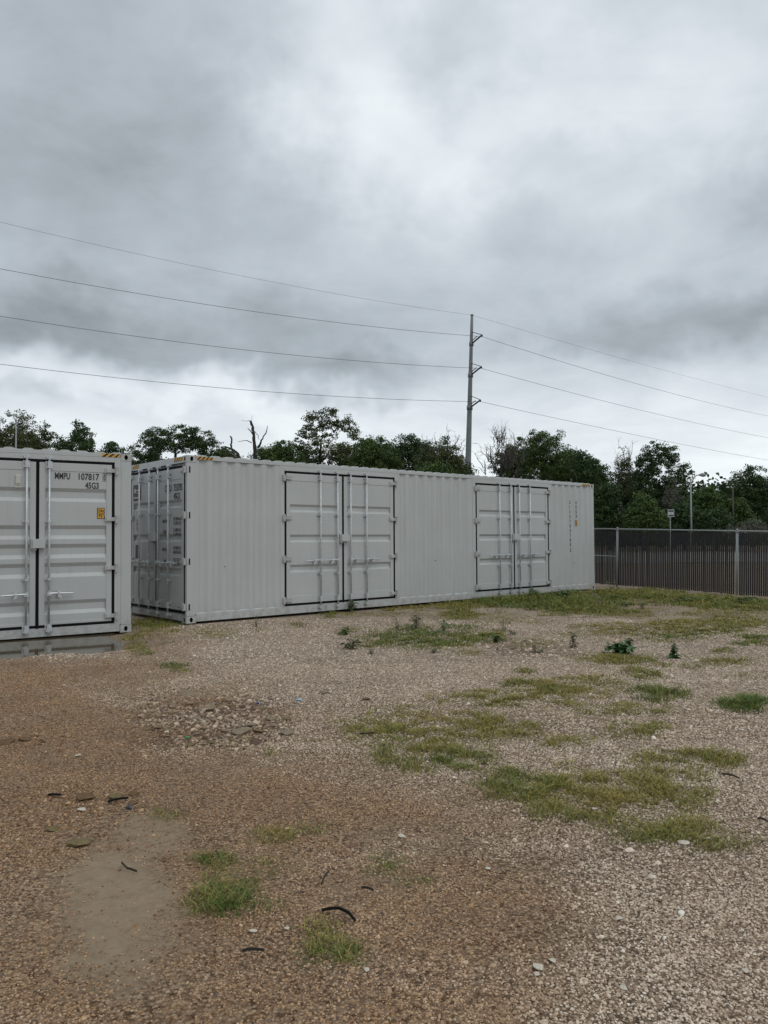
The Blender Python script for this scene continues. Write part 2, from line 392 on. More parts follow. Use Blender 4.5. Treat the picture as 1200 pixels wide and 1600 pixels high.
# ------------------------------------------------------------------ gravel stones (uncountable): one object, instanced by geometry nodes
def stone_material():
    mt, s, b = nmat('gravel_stone')
    t = attr(s, 'tone', 'INSTANCER'); br = attr(s, 'stain', 'INSTANCER')
    c = s.ramp(t, [(0, (.14, .10, .072)), (.25, (.31, .232, .168)), (.5, (.50, .39, .29)), (.8, (.70, .575, .45)), (.95, (.78, .68, .55)), (1, (.84, .78, .68))])
    pz = s.node('ShaderNodeTexCoord').outputs['Object']
    c = s.mix(1, c, s.ramp(s.noise(pz, 3, 4, .6), [(.3, (.8, .8, .8)), (.7, (1.1, 1.1, 1.1))]), 'MULTIPLY')
    c = s.mix(br, c, s.mix(1, c, (.67, .51, .36), 'MULTIPLY'))
    s.l.new(c, b.inputs['Base Color']); b.inputs['Roughness'].default_value = .8; b.inputs['Specular IOR Level'].default_value = .22
    return mt
MSTONE = stone_material()

def scatter_stones():
    P = []; 
    for y0, y1, dens, smin, smax in ((1.4, 3.2, 17500, .0024, .0076), (3.2, 5.5, 11000, .0027, .0082), (5.5, 9, 4200, .004, .0100), (9, 14, 650, .007, .014)):
        hw = .66
        n = int(dens*hw*(y1*y1-y0*y0))
        y = np.sqrt(RNG.uniform(y0*y0, y1*y1, n)); x = RNG.uniform(-hw, hw, n)*y
        s = smin+(smax-smin)*RNG.beta(1.3, 3.2, n)
        P.append(np.stack([x, y, s], -1))
    P = np.concatenate(P)
    x, y, s = P.T
    si = silt_mask(x, y); br = brown_mask(x, y)
    clump = fbm(x*3.1, y*3.1, 21)
    keep = RNG.random(len(x)) > .12+.3*sstep(.5, .38, fbm(x*6, y*6, 88))
    keep &= RNG.random(len(x)) > np.clip(si*1.12+(fbm(x*4, y*4, 33)-.5)*1.6*(si > .05)*(si < .8)+(fbm(x*17, y*17, 34)-.5)*.9*(si > .05), 0, .955)
    keep &= RNG.random(len(x)) > br*.6*sstep(.33, .58, fbm(x*1.7, y*1.7, 31))+.15*(clump < .42)
    t1 = -((x-C1O.x)*W1.x+(y-C1O.y)*W1.y); s1 = (x-C1O.x)*U1.x+(y-C1O.y)*U1.y
    keep &= ~((t1 < .02) & (s1 < 0))
    keep &= ~(((x-C2O.x)*W2.x+(y-C2O.y)*W2.y > -.02) & ((x-C2O.x)*U2.x+(y-C2O.y)*U2.y > -.1))
    x, y, s, br = x[keep], y[keep], s[keep], br[keep]; n = len(x)
    bigm = RNG.random(n) < .006; s = s*(1-.16*br); s = np.where(bigm, s*RNG.uniform(1.5, 2.4, n), s)
    rbm = rubble_mask(x, y); chip = (RNG.random(n) < rbm*.30); s = np.where(chip, s*RNG.uniform(1.5, 2.8, n), s)
    pale = np.exp(-((x-at(560, 1345).x)**2+(y-at(560, 1345).y)**2)/.25)
    z = gh(x, y)+s*.18
    kk = z > -.055
    x, y, s, br, z, bigm, pale, rbm = [q_[kk] for q_ in (x, y, s, br, z, bigm, pale, rbm)]; n = len(x)
    me = bpy.data.meshes.new('gravel'); me.vertices.add(n)
    me.vertices.foreach_set('co', np.stack([x, y, z], -1).reshape(-1).astype(np.float32))
    sc = np.stack([s*RNG.uniform(.8, 1.35, n), s*RNG.uniform(.7, 1.1, n), s*RNG.uniform(.4, .8, n)], -1)*1.0
    ro = np.stack([RNG.normal(0, .3, n), RNG.normal(0, .3, n), RNG.uniform(0, 6.3, n)], -1)
    tone = np.clip(RNG.beta(1.7, 1.6, n)+(fbm(x*1.4, y*1.4, 77)-.5)*.3+pale*.12+bigm*.15-rbm*.22, 0, 1)
    a = me.attributes.new('size3', 'FLOAT_VECTOR', 'POINT'); a.data.foreach_set('vector', sc.reshape(-1).astype(np.float32))
    a = me.attributes.new('rot3', 'FLOAT_VECTOR', 'POINT'); a.data.foreach_set('vector', ro.reshape(-1).astype(np.float32))
    a = me.attributes.new('tone', 'FLOAT', 'POINT'); a.data.foreach_set('value', tone.astype(np.float32))
    a = me.attributes.new('stain', 'FLOAT', 'POINT'); a.data.foreach_set('value', np.clip(br+RNG.normal(0, .12, n)*(br > .1), 0, 1).astype(np.float32))
    me.materials.append(MSTONE)
    o = link('gravel', me); tag(o, 'loose pale tan and brown gravel covering the yard', 'gravel', kind='stuff')
    ng = bpy.data.node_groups.new('gravel_nodes', 'GeometryNodeTree')
    ng.interface.new_socket('Geometry', in_out='INPUT', socket_type='NodeSocketGeometry')
    ng.interface.new_socket('Geometry', in_out='OUTPUT', socket_type='NodeSocketGeometry')
    N = NT(ng); gi = N.node('NodeGroupInput'); go = N.node('NodeGroupOutput')
    g2i = N.node('GeometryNodeGeometryToInstance')
    for k in range(5):
        ico = N.node('GeometryNodeMeshIcoSphere'); ico.inputs['Radius'].default_value = 1; ico.inputs['Subdivisions'].default_value = 2
        ps = N.node('GeometryNodeInputPosition')
        nz = N.node('ShaderNodeTexNoise'); nz.inputs['Scale'].default_value = .9; nz.inputs['Detail'].default_value = 2
        N.l.new(N.vmath('ADD', ps.outputs[0], (k*7.1, k*3.3, k*1.7)), nz.inputs['Vector'])
        off = N.node('ShaderNodeVectorMath', operation='MULTIPLY_ADD'); N.l.new(nz.outputs['Color'], off.inputs[0])
        off.inputs[1].default_value = (1.5, 1.5, 1.5); off.inputs[2].default_value = (-.75, -.75, -.75)
        sp2 = N.node('GeometryNodeSetPosition'); N.l.new(ico.outputs[0], sp2.inputs[0]); N.l.new(off.outputs[0], sp2.inputs['Offset'])
        sm = N.node('GeometryNodeSetMaterial'); sm.inputs['Material'].default_value = MSTONE; N.l.new(sp2.outputs[0], sm.inputs[0])
        N.l.new(sm.outputs[0], g2i.inputs[0])
    iop = N.node('GeometryNodeInstanceOnPoints')
    N.l.new(gi.outputs[0], iop.inputs['Points']); N.l.new(g2i.outputs[0], iop.inputs['Instance'])
    iop.inputs['Pick Instance'].default_value = True
    def na(name):
        n = N.node('GeometryNodeInputNamedAttribute'); n.data_type = 'FLOAT_VECTOR'; n.inputs[0].default_value = name; return n.outputs[0]
    er = N.node('FunctionNodeEulerToRotation'); N.l.new(na('rot3'), er.inputs[0])
    N.l.new(er.outputs[0], iop.inputs['Rotation']); N.l.new(na('size3'), iop.inputs['Scale'])
    N.l.new(iop.outputs[0], go.inputs[0])
    md = o.modifiers.new('scatter', 'NODES'); md.node_group = ng
scatter_stones()

# ------------------------------------------------------------------ grass (uncountable)
def grass_material():
    mt, s, b = nmat('grass_blade')
    t = attr(s, 'hue'); v = attr(s, 'tone')
    a = s.ramp(t, [(0, (.32, .25, .085)), (.35, (.25, .225, .058)), (.7, (.155, .18, .042)), (1, (.065, .14, .03))])
    a = s.mix(v, s.mix(1, a, (.62, .62, .62), 'MULTIPLY'), s.mix(1, a, (1.5, 1.45, 1.4), 'MULTIPLY'))
    s.l.new(a, b.inputs['Base Color']); b.inputs['Roughness'].default_value = .65; b.inputs['Specular IOR Level'].default_value = .25
    return mt
MGRASS = grass_material()
def make_grass():
    XS = []
    for (px, py, rx, ry, hue, hh, den) in GRASS:
        c = at(px, py); rw = rx*c.y/F*1.5
        rd = (at(px, py-ry).y-at(px, py+ry).y)/2*1.5
        d = c.y
        per = 11000 if d < 4.5 else (8000 if d < 7 else (4200 if d < 11 else 1900))
        n = int(4*rw*rd*per*den)
        n = min(n, 26000)
        yy = RNG.uniform(-rd, rd, n); xx = RNG.uniform(-rw, rw, n)
        x = c.x+xx+c.x/c.y*yy; y = c.y+yy
        nz = (fbm(x*2.2, y*2.2, 90)-.5)*(1.6 if den < 1.25 else .45)
        pr = blob(x, y, px, py, rx*1.08, ry*1.1, .6, nz+(fbm(x*7, y*7, 14)-.5)*1.0)*(.22+.95*sstep(.36, .6, fbm(x*8, y*8, 13)))*(.75+.25*hue)
        k = RNG.random(n) < pr
        x, y, pr = x[k], y[k], pr[k]; n = len(x)
        h = hh*.85*RNG.uniform(.3, 1.1, n)*(.5+.5*np.clip(pr, 0, 1))*(.6+.8*fbm(x*5, y*5, 51))
        wd = np.full(n, .0022+.00055*d)
        hu = np.clip(hue+RNG.normal(0, .16, n)+(fbm(x*2.6, y*2.6, 55)-.5)*.7, 0, 1)
        dead = RNG.random(n) < .12; hu = np.where(dead, RNG.uniform(0, .15, n), hu)
        XS.append(np.stack([x, y, h, wd, hu], -1))
    A = np.concatenate(XS); x, y, h, wd, hu = A.T; n = len(x)
    sd_ = (x-C2O.x)*U2.x+(y-C2O.y)*U2.y; td = (x-C2O.x)*W2.x+(y-C2O.y)*W2.y
    k = ~((td > -.05) & (sd_ > -.02) & (sd_ < 12.2) & (td < 2.5)); A = A[k]; x, y, h, wd, hu = A.T; n = len(x)
    z = gh(x, y)-.004
    base = np.stack([x, y, z], -1)
    th = RNG.uniform(0, 2*np.pi, n); ln = h*RNG.uniform(.4, 2.2, n)
    L = np.stack([np.cos(th)*ln, np.sin(th)*ln, np.zeros(n)], -1)
    fa = RNG.uniform(0, np.pi, n); S = np.stack([np.cos(fa), np.sin(fa), np.zeros(n)], -1)*wd[:, None]*.5
    Z = np.stack([np.zeros(n), np.zeros(n), h], -1)
    mid = base+L*.35+Z*.62; tip = base+L+Z*.92
    q1 = np.stack([base-S, base+S, mid+S*.8, mid-S*.8], 1); q2 = np.stack([mid-S*.8, mid+S*.8, tip+S*.12, tip-S*.12], 1)
    tone = RNG.random(n)
    me = quads_mesh('grass', np.concatenate([q1, q2]), 4, MGRASS, {'hue': np.concatenate([hu, hu]), 'tone': np.concatenate([tone*.8, tone])})
    o = link('grass', me); tag(o, 'patches of short olive and green grass growing through the gravel', 'grass', kind='stuff')
    print('grass blades', n)
make_grass()

# ------------------------------------------------------------------ puddle
mp, s_, b_ = nmat('muddy_water')
pz = s_.node('ShaderNodeTexCoord').outputs['Object']
s_.l.new(s_.ramp(s_.noise(pz, 2.5, 5, .6), [(.3, (.085, .067, .042)), (.7, (.13, .104, .068))]), b_.inputs['Base Color'])
b_.inputs['Roughness'].default_value = .05; b_.inputs['Specular IOR Level'].default_value = .3; b_.inputs['IOR'].default_value = 1.33
bb = s_.node('ShaderNodeBump'); bb.inputs['Strength'].default_value = .05; bb.inputs['Distance'].default_value = .01
s_.l.new(s_.noise(pz, 12, 3, .5), bb.inputs['Height']); s_.l.new(bb.outputs[0], b_.inputs['Normal'])
PW = -.067
mb = MB()
pl = [at(x, y, PW) for x, y in ((-60, 1050), (0, 1050), (35, 1050), (60, 1050), (100, 1048), (130, 1043), (160, 1036), (190, 1024), (196, 1006), (170, 996), (185, 988))]
pts = []
for i in range(len(pl)-1):
    for k in range(8):
        p = pl[i].lerp(pl[i+1], k/8); j = (fbm(p.x*5, p.y*5, 8)-.5)*.16
        pts.append((p.x+float(j), p.y-float(j), PW))
back = [C1O+W1*.9+U1*-.1, C1O-U1*9+W1*.9, C1O-U1*9-W1*2.0, C1O-U1*4.6-W1*2.3]
pts += [(p.x, p.y, PW) for p in back]
mb.add(pts, [tuple(range(len(pts)))])
pud = mb.build('puddle', mp); tag(pud, 'muddy rain puddle along the foot of the nearer container', kind='structure')

# ------------------------------------------------------------------ container materials
def paint(name, col, dirt=.25):
    mt, s, b = nmat(name)
    p = s.node('ShaderNodeTexCoord').outputs['Object']
    n_ = s.noise(p, 1.3, 6, .6)
    mp_ = s.node('ShaderNodeMapping'); s.l.new(p, mp_.inputs[0]); mp_.inputs['Scale'].default_value = (14, 14, .8)
    st = s.noise(mp_.outputs[0], 1, 5, .65)
    c = s.mix(1, (*col, 1), s.ramp(n_, [(.3, (.95, .95, .945)), (.7, (1.03, 1.03, 1.03))]), 'MULTIPLY')
    c = s.mix(s.math('MULTIPLY', s.mr(st, .5, .78), dirt), c, (.33, .31, .26))
    # splashed dirt on the lowest few centimetres, small chips
    sx = s.node('ShaderNodeSeparateXYZ'); s.l.new(p, sx.inputs[0])
    low = s.math('MULTIPLY', s.mr(sx.outputs[2], .05, .32, 1, 0), s.mr(s.noise(p, 9, 5, .7), .4, .62))
    c = s.mix(s.math('MULTIPLY', low, .45), c, (.27, .23, .18))
    chip = s.mr(s.noise(p, 24, 3, .6), .765, .80)
    c = s.mix(s.math('MULTIPLY', chip, .7), c, (.12, .08, .06))
    s.l.new(c, b.inputs['Base Color']); b.inputs['Roughness'].default_value = .48; b.inputs['Specular IOR Level'].default_value = .4
    bu = s.node('ShaderNodeBump'); bu.inputs['Strength'].default_value = .12; bu.inputs['Distance'].default_value = .02
    s.l.new(s.noise(p, 2.2, 3, .5), bu.inputs['Height']); s.l.new(bu.outputs[0], b.inputs['Normal'])
    return mt
GREY = paint('grey_paint', (.465, .482, .475))
RUB = mat('black_rubber', (.006, .006, .007), .75, 0, .15)
def galv():
    mt, s, b = nmat('galvanised_steel'); p = s.node('ShaderNodeTexCoord').outputs['Object']
    s.l.new(s.ramp(s.noise(p, 30, 4, .6), [(.3, (.42, .44, .45)), (.7, (.66, .68, .69))]), b.inputs['Base Color'])
    b.inputs['Metallic'].default_value = .35; b.inputs['Roughness'].default_value = .4; return mt
GALV = galv()
INK = mat('black_ink', (.018, .018, .02), .5)
YEL = mat('yellow_film', (.62, .33, .03), .45)
BLK = mat('hole_shade_and_scuff', (.008, .008, .008), .9)  # near-black: shade inside holes and slots put into the colour; also scuffs
WHT = mat('white_film', (.5, .5, .5), .6)
PLAS = mat('vent_plastic', (.52, .52, .47), .5)

def ellipse_plate(mb, o, du, dv, nrm, w_, h_, hw, hh, depth, N=24, mi_wall=0, mi_cap=1):
    """a rectangular face (centre o) with a real elliptical hole running `depth` inwards"""
    o, du, dv, nrm = map(Vector, (o, du, dv, nrm)); ring = []; outer = []
    for k in range(N):
        t = 2*math.pi*k/N; c, s = math.cos(t), math.sin(t)
        ring.append(o+du*c*hw/2+dv*s*hh/2)
        f = min(w_/2/max(abs(c), 1e-6), h_/2/max(abs(s), 1e-6)); outer.append(o+du*c*f+dv*s*f)
    # snap nearest to the corners
    for sx_ in (-1, 1):
        for sy_ in (-1, 1):
            cpt = o+du*sx_*w_/2+dv*sy_*h_/2
            i = min(range(N), key=lambda i: (outer[i]-cpt).length); outer[i] = cpt
    inner = [p-nrm*depth for p in ring]
    vs = outer+ring+inner; fs = []; 
    for k in range(N):
        j = (k+1) % N; fs.append((k, j, N+j, N+k))
    mb.add(vs, fs, 0)
    mb.add(ring+inner, [(k, (k+1) % N, N+(k+1) % N, N+k) for k in range(N)], mi_cap)  # hole walls and back coloured near-black to carry their shade
    mb.add(inner, [tuple(range(N))], mi_cap)

def casting_mesh():
    """corner casting, x 0..178, y 0..162, z 0..118 mm, outer faces at x=0, y=0 and z=0 side"""
    a, b, c = .178, .162, .118; mb = MB()
    ellipse_plate(mb, (a/2, 0, c/2), (1, 0, 0), (0, 0, 1), (0, -1, 0), a, c, .058, .082, .05)
    ellipse_plate(mb, (0, b/2, c/2), (0, 1, 0), (0, 0, 1), (-1, 0, 0), b, c, .050, .080, .05)
    ellipse_plate(mb, (a/2, b/2, 0), (1, 0, 0), (0, 1, 0), (0, 0, -1), a, b, .10, .06, .03)
    mb.add([(a, 0, 0), (a, b, 0), (a, b, c), (a, 0, c)], [(0, 1, 2, 3)])
    mb.add([(0, b, 0), (a, b, 0), (a, b, c), (0, b, c)], [(0, 1, 2, 3)])
    mb.add([(0, 0, c), (a, 0, c), (a, b, c), (0, b, c)], [(0, 1, 2, 3)])
    return mb.mesh('corner_casting', [GREY, BLK])
CAST = casting_mesh()

class Face:
    """a vertical face of a container: s along it (rightwards seen from outside), t outwards, z up"""
    def __init__(s, kind, L=0, Wd=0): s.k = kind; s.L = L; s.W = Wd
    def p(s, a):
        S, T, Z = a
        if s.k == 'side': return (S, -T, Z)
        if s.k == 'end0': return (-T, s.W-S, Z)
        if s.k == 'back': return (s.L-S, s.W+T, Z)
        if s.k == 'end1': return (s.L+T, S, Z)
    def mb(s): m_ = MB(); m_.mp = s.p; return m_
    def rot(s): return {'side': 0, 'end0': -math.pi/2, 'back': math.pi, 'end1': math.pi/2}[s.k]

def corrugated(face, s0, s1, z0, z1, t_out=-.008, t_in=-.044, pitch=.278, phase=0.0):
    mb = face.mb(); prof = []
    s = s0+phase
    pts = [(s0, t_out)]
    seg = [(.072, 't_out'), (.068, 'slope_in'), (.070, 't_in'), (.068, 'slope_out')]
    cur = s0+.04
    pts.append((cur, t_out))
    while cur < s1-.04:
        for ln, kd in ((.068, t_in), (.070, t_in), (.068, t_out), (.072, t_out)):
            cur += ln
            pts.append((cur, kd))
    pts = [p for p in pts if p[0] < s1-.02]
    while len(pts) > 1 and (pts[-1][1] != t_out): pts.pop()
    pts.append((s1, t_out))
    vs = []
    for S, T in pts: vs += [(S, T, z0), (S, T, z1)]
    mb.add(vs, [(2*i, 2*i+2, 2*i+3, 2*i+1) for i in range(len(pts)-1)])
    return mb

_text_cache = {}
def text_mesh(txt, size, sx=.62, bold=.0):
    cu = bpy.data.curves.new('lettering', 'FONT'); cu.body = txt; cu.size = size; cu.align_x = 'LEFT'; cu.offset = bold
    cu.extrude = .0006; cu.resolution_u = 3
    ob = bpy.data.objects.new('lettering_source', cu); COL.objects.link(ob)
    dg = bpy.context.evaluated_depsgraph_get(); dg.update()
    me = bpy.data.meshes.new_from_object(ob.evaluated_get(dg)); bpy.data.objects.remove(ob)
    me.materials.clear(); me.materials.append(INK)
    for v in me.vertices: v.co.x *= sx
    return me
def put_text(face, parent, txt, S, Z, cap, t=.002, sx=.62, name='lettering', width=None, bold=.0, mtl=None):
    """cap = capital height; S, Z lower left corner"""
    me = text_mesh(txt, cap/.70, sx, bold)
    xs = [v.co.x for v in me.vertices]; x0, x1 = min(xs), max(xs)
    if width:
        k = width/(x1-x0)
        for v in me.vertices: v.co.x = (v.co.x-x0)*k
    if mtl: me.materials.clear(); me.materials.append(mtl)
    for v in me.vertices:
        v.co = face.p((S+v.co.x, t+v.co.z, Z+v.co.y))
    return link(name, me, parent)

def hinge_mesh(face, left):
    mb = face.mb(); d = -1 if left else 1
    # blade on the leaf, knuckle over the gasket, lug on the jamb; origin on the gasket line
    def bx(a, b, t0, t1, z0, z1): mb.box((min(a*d, b*d), t0, z0), (max(a*d, b*d), t1, z1))
    bx(-.125, -.022, .001, .018, -.04, .04); bx(-.10, .040, .018, .034, -.03, .03)
    bx(.040, .078, .001, .044, -.055, .055)
    mb.tube([(.046*d, .036, -.065), (.046*d, .036, .065)], .019, 8)
    return mb
def rod_bracket_mesh(face, big):
    mb = face.mb()
    if big:
        mb.box((-.05, .001, -.06), (-.026, .010, .06)); mb.box((.026, .001, -.06), (.05, .010, .06))
        mb.box((-.03, .001, -.05), (.03, .026, -.02)); mb.box((-.03, .001, .02), (.03, .026, .05))
        mb.box((-.026, .026, -.05), (.026, .067, .05))
        for a in (-.038, .038):
            for z in (-.04, .04): mb.tube([(a, .009, z), (a, .018, z)], .009, 6)
    else:
        mb.box((-.055, .001, -.018), (.035, .010, .018)); mb.box((-.024, .010, -.016), (.024, .066, .016))
        mb.tube([(-.042, .009, 0), (-.042, .022, 0)], .011, 6)
    return mb
def keeper_mesh(face):
    mb = face.mb()
    mb.box((-.045, .001, -.022), (.045, .020, .022)); mb.box((-.04, .020, -.014), (-.018, .062, .014)); mb.box((.018, .020, -.014), (.04, .062, .014))
    mb.tube([(0, .045, -.03), (0, .045, .03)], .024, 8)
    return mb
def handle_mesh(face, d):
    mb = face.mb()
    mb.box((-.028, .03, -.03), (.028, .075, .03))
    pts = [(0, .062, .0), (.05*d, .064, .004), (.12*d, .060, .003), (.30*d, .055, -.004), (.36*d, .054, -.006)]
    mb.tube(pts, [.017, .016, .014, .012, .009], 6)
    return mb
def catch_mesh(face, d):
    mb = face.mb()
    mb.box((.145*d-.028, .001, -.045), (.145*d+.028, .008, .05)); mb.box((.145*d-.012, .008, -.03), (.145*d+.012, .05, -.012))
    mb.tube([(.145*d, .028, .0), (.150*d, .080, .012)], .017, 8); mb.box((.145*d-.02, .066, -.055), (.145*d+.02, .076, .045))
    mb.tube([(.16*d, .06, -.02), (.175*d, .072, -.08)], .007, 6)
    return mb
_shared = {}
def shared(key, fn, name, mtl, parent, face, S, Z, smooth=False):
    """same mesh data for every alike piece; the mesh is modelled about its own origin"""
    k = (key, face.k)
    if k not in _shared:
        f0 = Face(face.k, 0, 0); _shared[k] = fn(f0).mesh(name, mtl, smooth)
    return link(name, _shared[k], parent, face.p((S, 0, Z)))

def door_leaf(face, root, s0, s1, z0, z1, hinge_left, recess, rods, handle_z, brackets, hinges, seam_top, seam_bot, plain=False, handles=None):
    """one door leaf; recess = list of (z_low, z_high)"""
    mb = face.mb(); fw = .085; a, b = s0+fw, s1-fw
    mb.box((s0, -.045, z0), (a, 0, z1)); mb.box((b, -.045, z0), (s1, 0, z1))
    mb.box((a, -.040, seam_top), (b, 0, z1)); mb.box((a, -.040, z0), (b, 0, seam_bot))
    pr = [(seam_bot, -.007)]
    for (lo, hi) in sorted(recess):
        e = (hi-lo)*.27
        pr += [(lo, -.007), (lo+e, -.042), (hi-e, -.042), (hi, -.007)]
    pr.append((seam_top, -.007)); vs = []
    for z, t in pr: vs += [(a-.001, t, z), (b+.001, t, z)]
    mb.add(vs, [(2*i, 2*i+1, 2*i+3, 2*i+2) for i in range(len(pr)-1)])
    leaf = mb.build('door', GREY, root, bevel=.004)
    g_ = face.mb(); gw = .042
    if hinge_left: g_.box((s0-gw, -.03, z0-gw), (s0-.002, -.001, z1+gw))
    else: g_.box((s1+.002, -.03, z0-gw), (s1+gw, -.001, z1+gw))
    g_.box((s0, -.03, z1+.002), (s1, -.0015, z1+gw)); g_.box((s0, -.03, z0-gw), (s1, -.0015, z0-.002))
    if hinge_left: g_.box((s1+.001, -.03, z0-gw), (s1+.0225, -.0015, z1+gw))
    else: g_.box((s0-.0225, -.03, z0-gw), (s0-.001, -.0015, z1+gw))
    g_.build('gasket', RUB, leaf)
    gs = s0-.016 if hinge_left else s1+.016
    for z in hinges:
        shared(('hinge', hinge_left), lambda f: hinge_mesh(f, hinge_left), 'hinge', GREY, leaf, face, gs, z)
    for k, S in enumerate(rods):
        r_ = face.mb(); r_.tube([(S, .045, .105), (S, .045, z1+.07)], .0165, 10); r_.build('lock_rod', GALV, leaf, smooth=True)
        for z in (seam_bot-.10+.02, seam_top+.085): shared('bigb', lambda f: rod_bracket_mesh(f, True), 'rod_bearing', GALV, leaf, face, S, z)
        for z in brackets: shared('smallb', lambda f: rod_bracket_mesh(f, False), 'rod_guide', GALV, leaf, face, S, z)
        for z in (.115, z1+.065): shared('keep', keeper_mesh, 'cam_keeper', GALV, leaf, face, S, z)
        d = (-1 if hinge_left else 1)
        if handles: d = handles[k]
        shared(('hnd', d), lambda f: handle_mesh(f, d), 'door_handle', GALV, leaf, face, S, handle_z)
        shared(('cat', d), lambda f: catch_mesh(f, d), 'handle_catch', GALV, leaf, face, S, handle_z)
    return leaf

def hazard(face, root, s0, s1, z0, z1, t=.003):
    mb = face.mb(); mb.box((s0, t-.002, z0), (s1, t, z1), 0)
    n = max(3, round((s1-s0)/.085)); w_ = (s1-s0)/n; h = z1-z0
    for i in range(n):
        a = s0+i*w_; sh = w_*.75; vs = [(a, z0), (a+w_*.5, z0), (a+w_*.5+sh, z1), (a+sh, z1)]
        vs = [(min(x, s1), z) for x, z in vs]
        mb.add([(x, t+.0012, z) for x, z in vs], [(0, 1, 2, 3)], 1)
    mb.build('hazard_stripe', [YEL, INK], root)

def sticker(face, root, s0, z0, w_, h, t=.003):
    mb = face.mb(); mb.box((s0, t-.002, z0), (s0+w_, t, z0+h), 1); mb.box((s0+w_*.08, t, z0+h*.05), (s0+w_*.92, t+.001, z0+h*.95), 0)
    mb.box((s0+w_*.1, t+.001, z0+h*.485), (s0+w_*.9, t+.0016, z0+h*.515), 1)
    o = mb.build('height_sticker', [YEL, INK], root)
    put_text(face, o, '2.9m', s0+w_*.16, z0+h*.60, h*.27, t+.0017, width=w_*.72, bold=.002)
    put_text(face, o, "9'6\"", s0+w_*.2, z0+h*.14, h*.30, t+.0017, width=w_*.62, bold=.002)
    return o

HT = 2.896; WD = 2.438
def lock_box(face, root, S, Z, w_=.20, h=.14):
    mb = face.mb(); mb.box((S-w_/2+.02, .001, Z-h/2), (S+w_/2, .085, Z+h/2)); mb.box((S-w_/2, .001, Z-h/2-.012), (S-w_/2+.045, .055, Z+h/2+.006))
    mb.box((S-w_/2+.02, .02, Z-h/2-.035), (S-w_/2+.08, .05, Z-h/2-.002))
    mb.build('lock_box', GREY, root, bevel=.003)

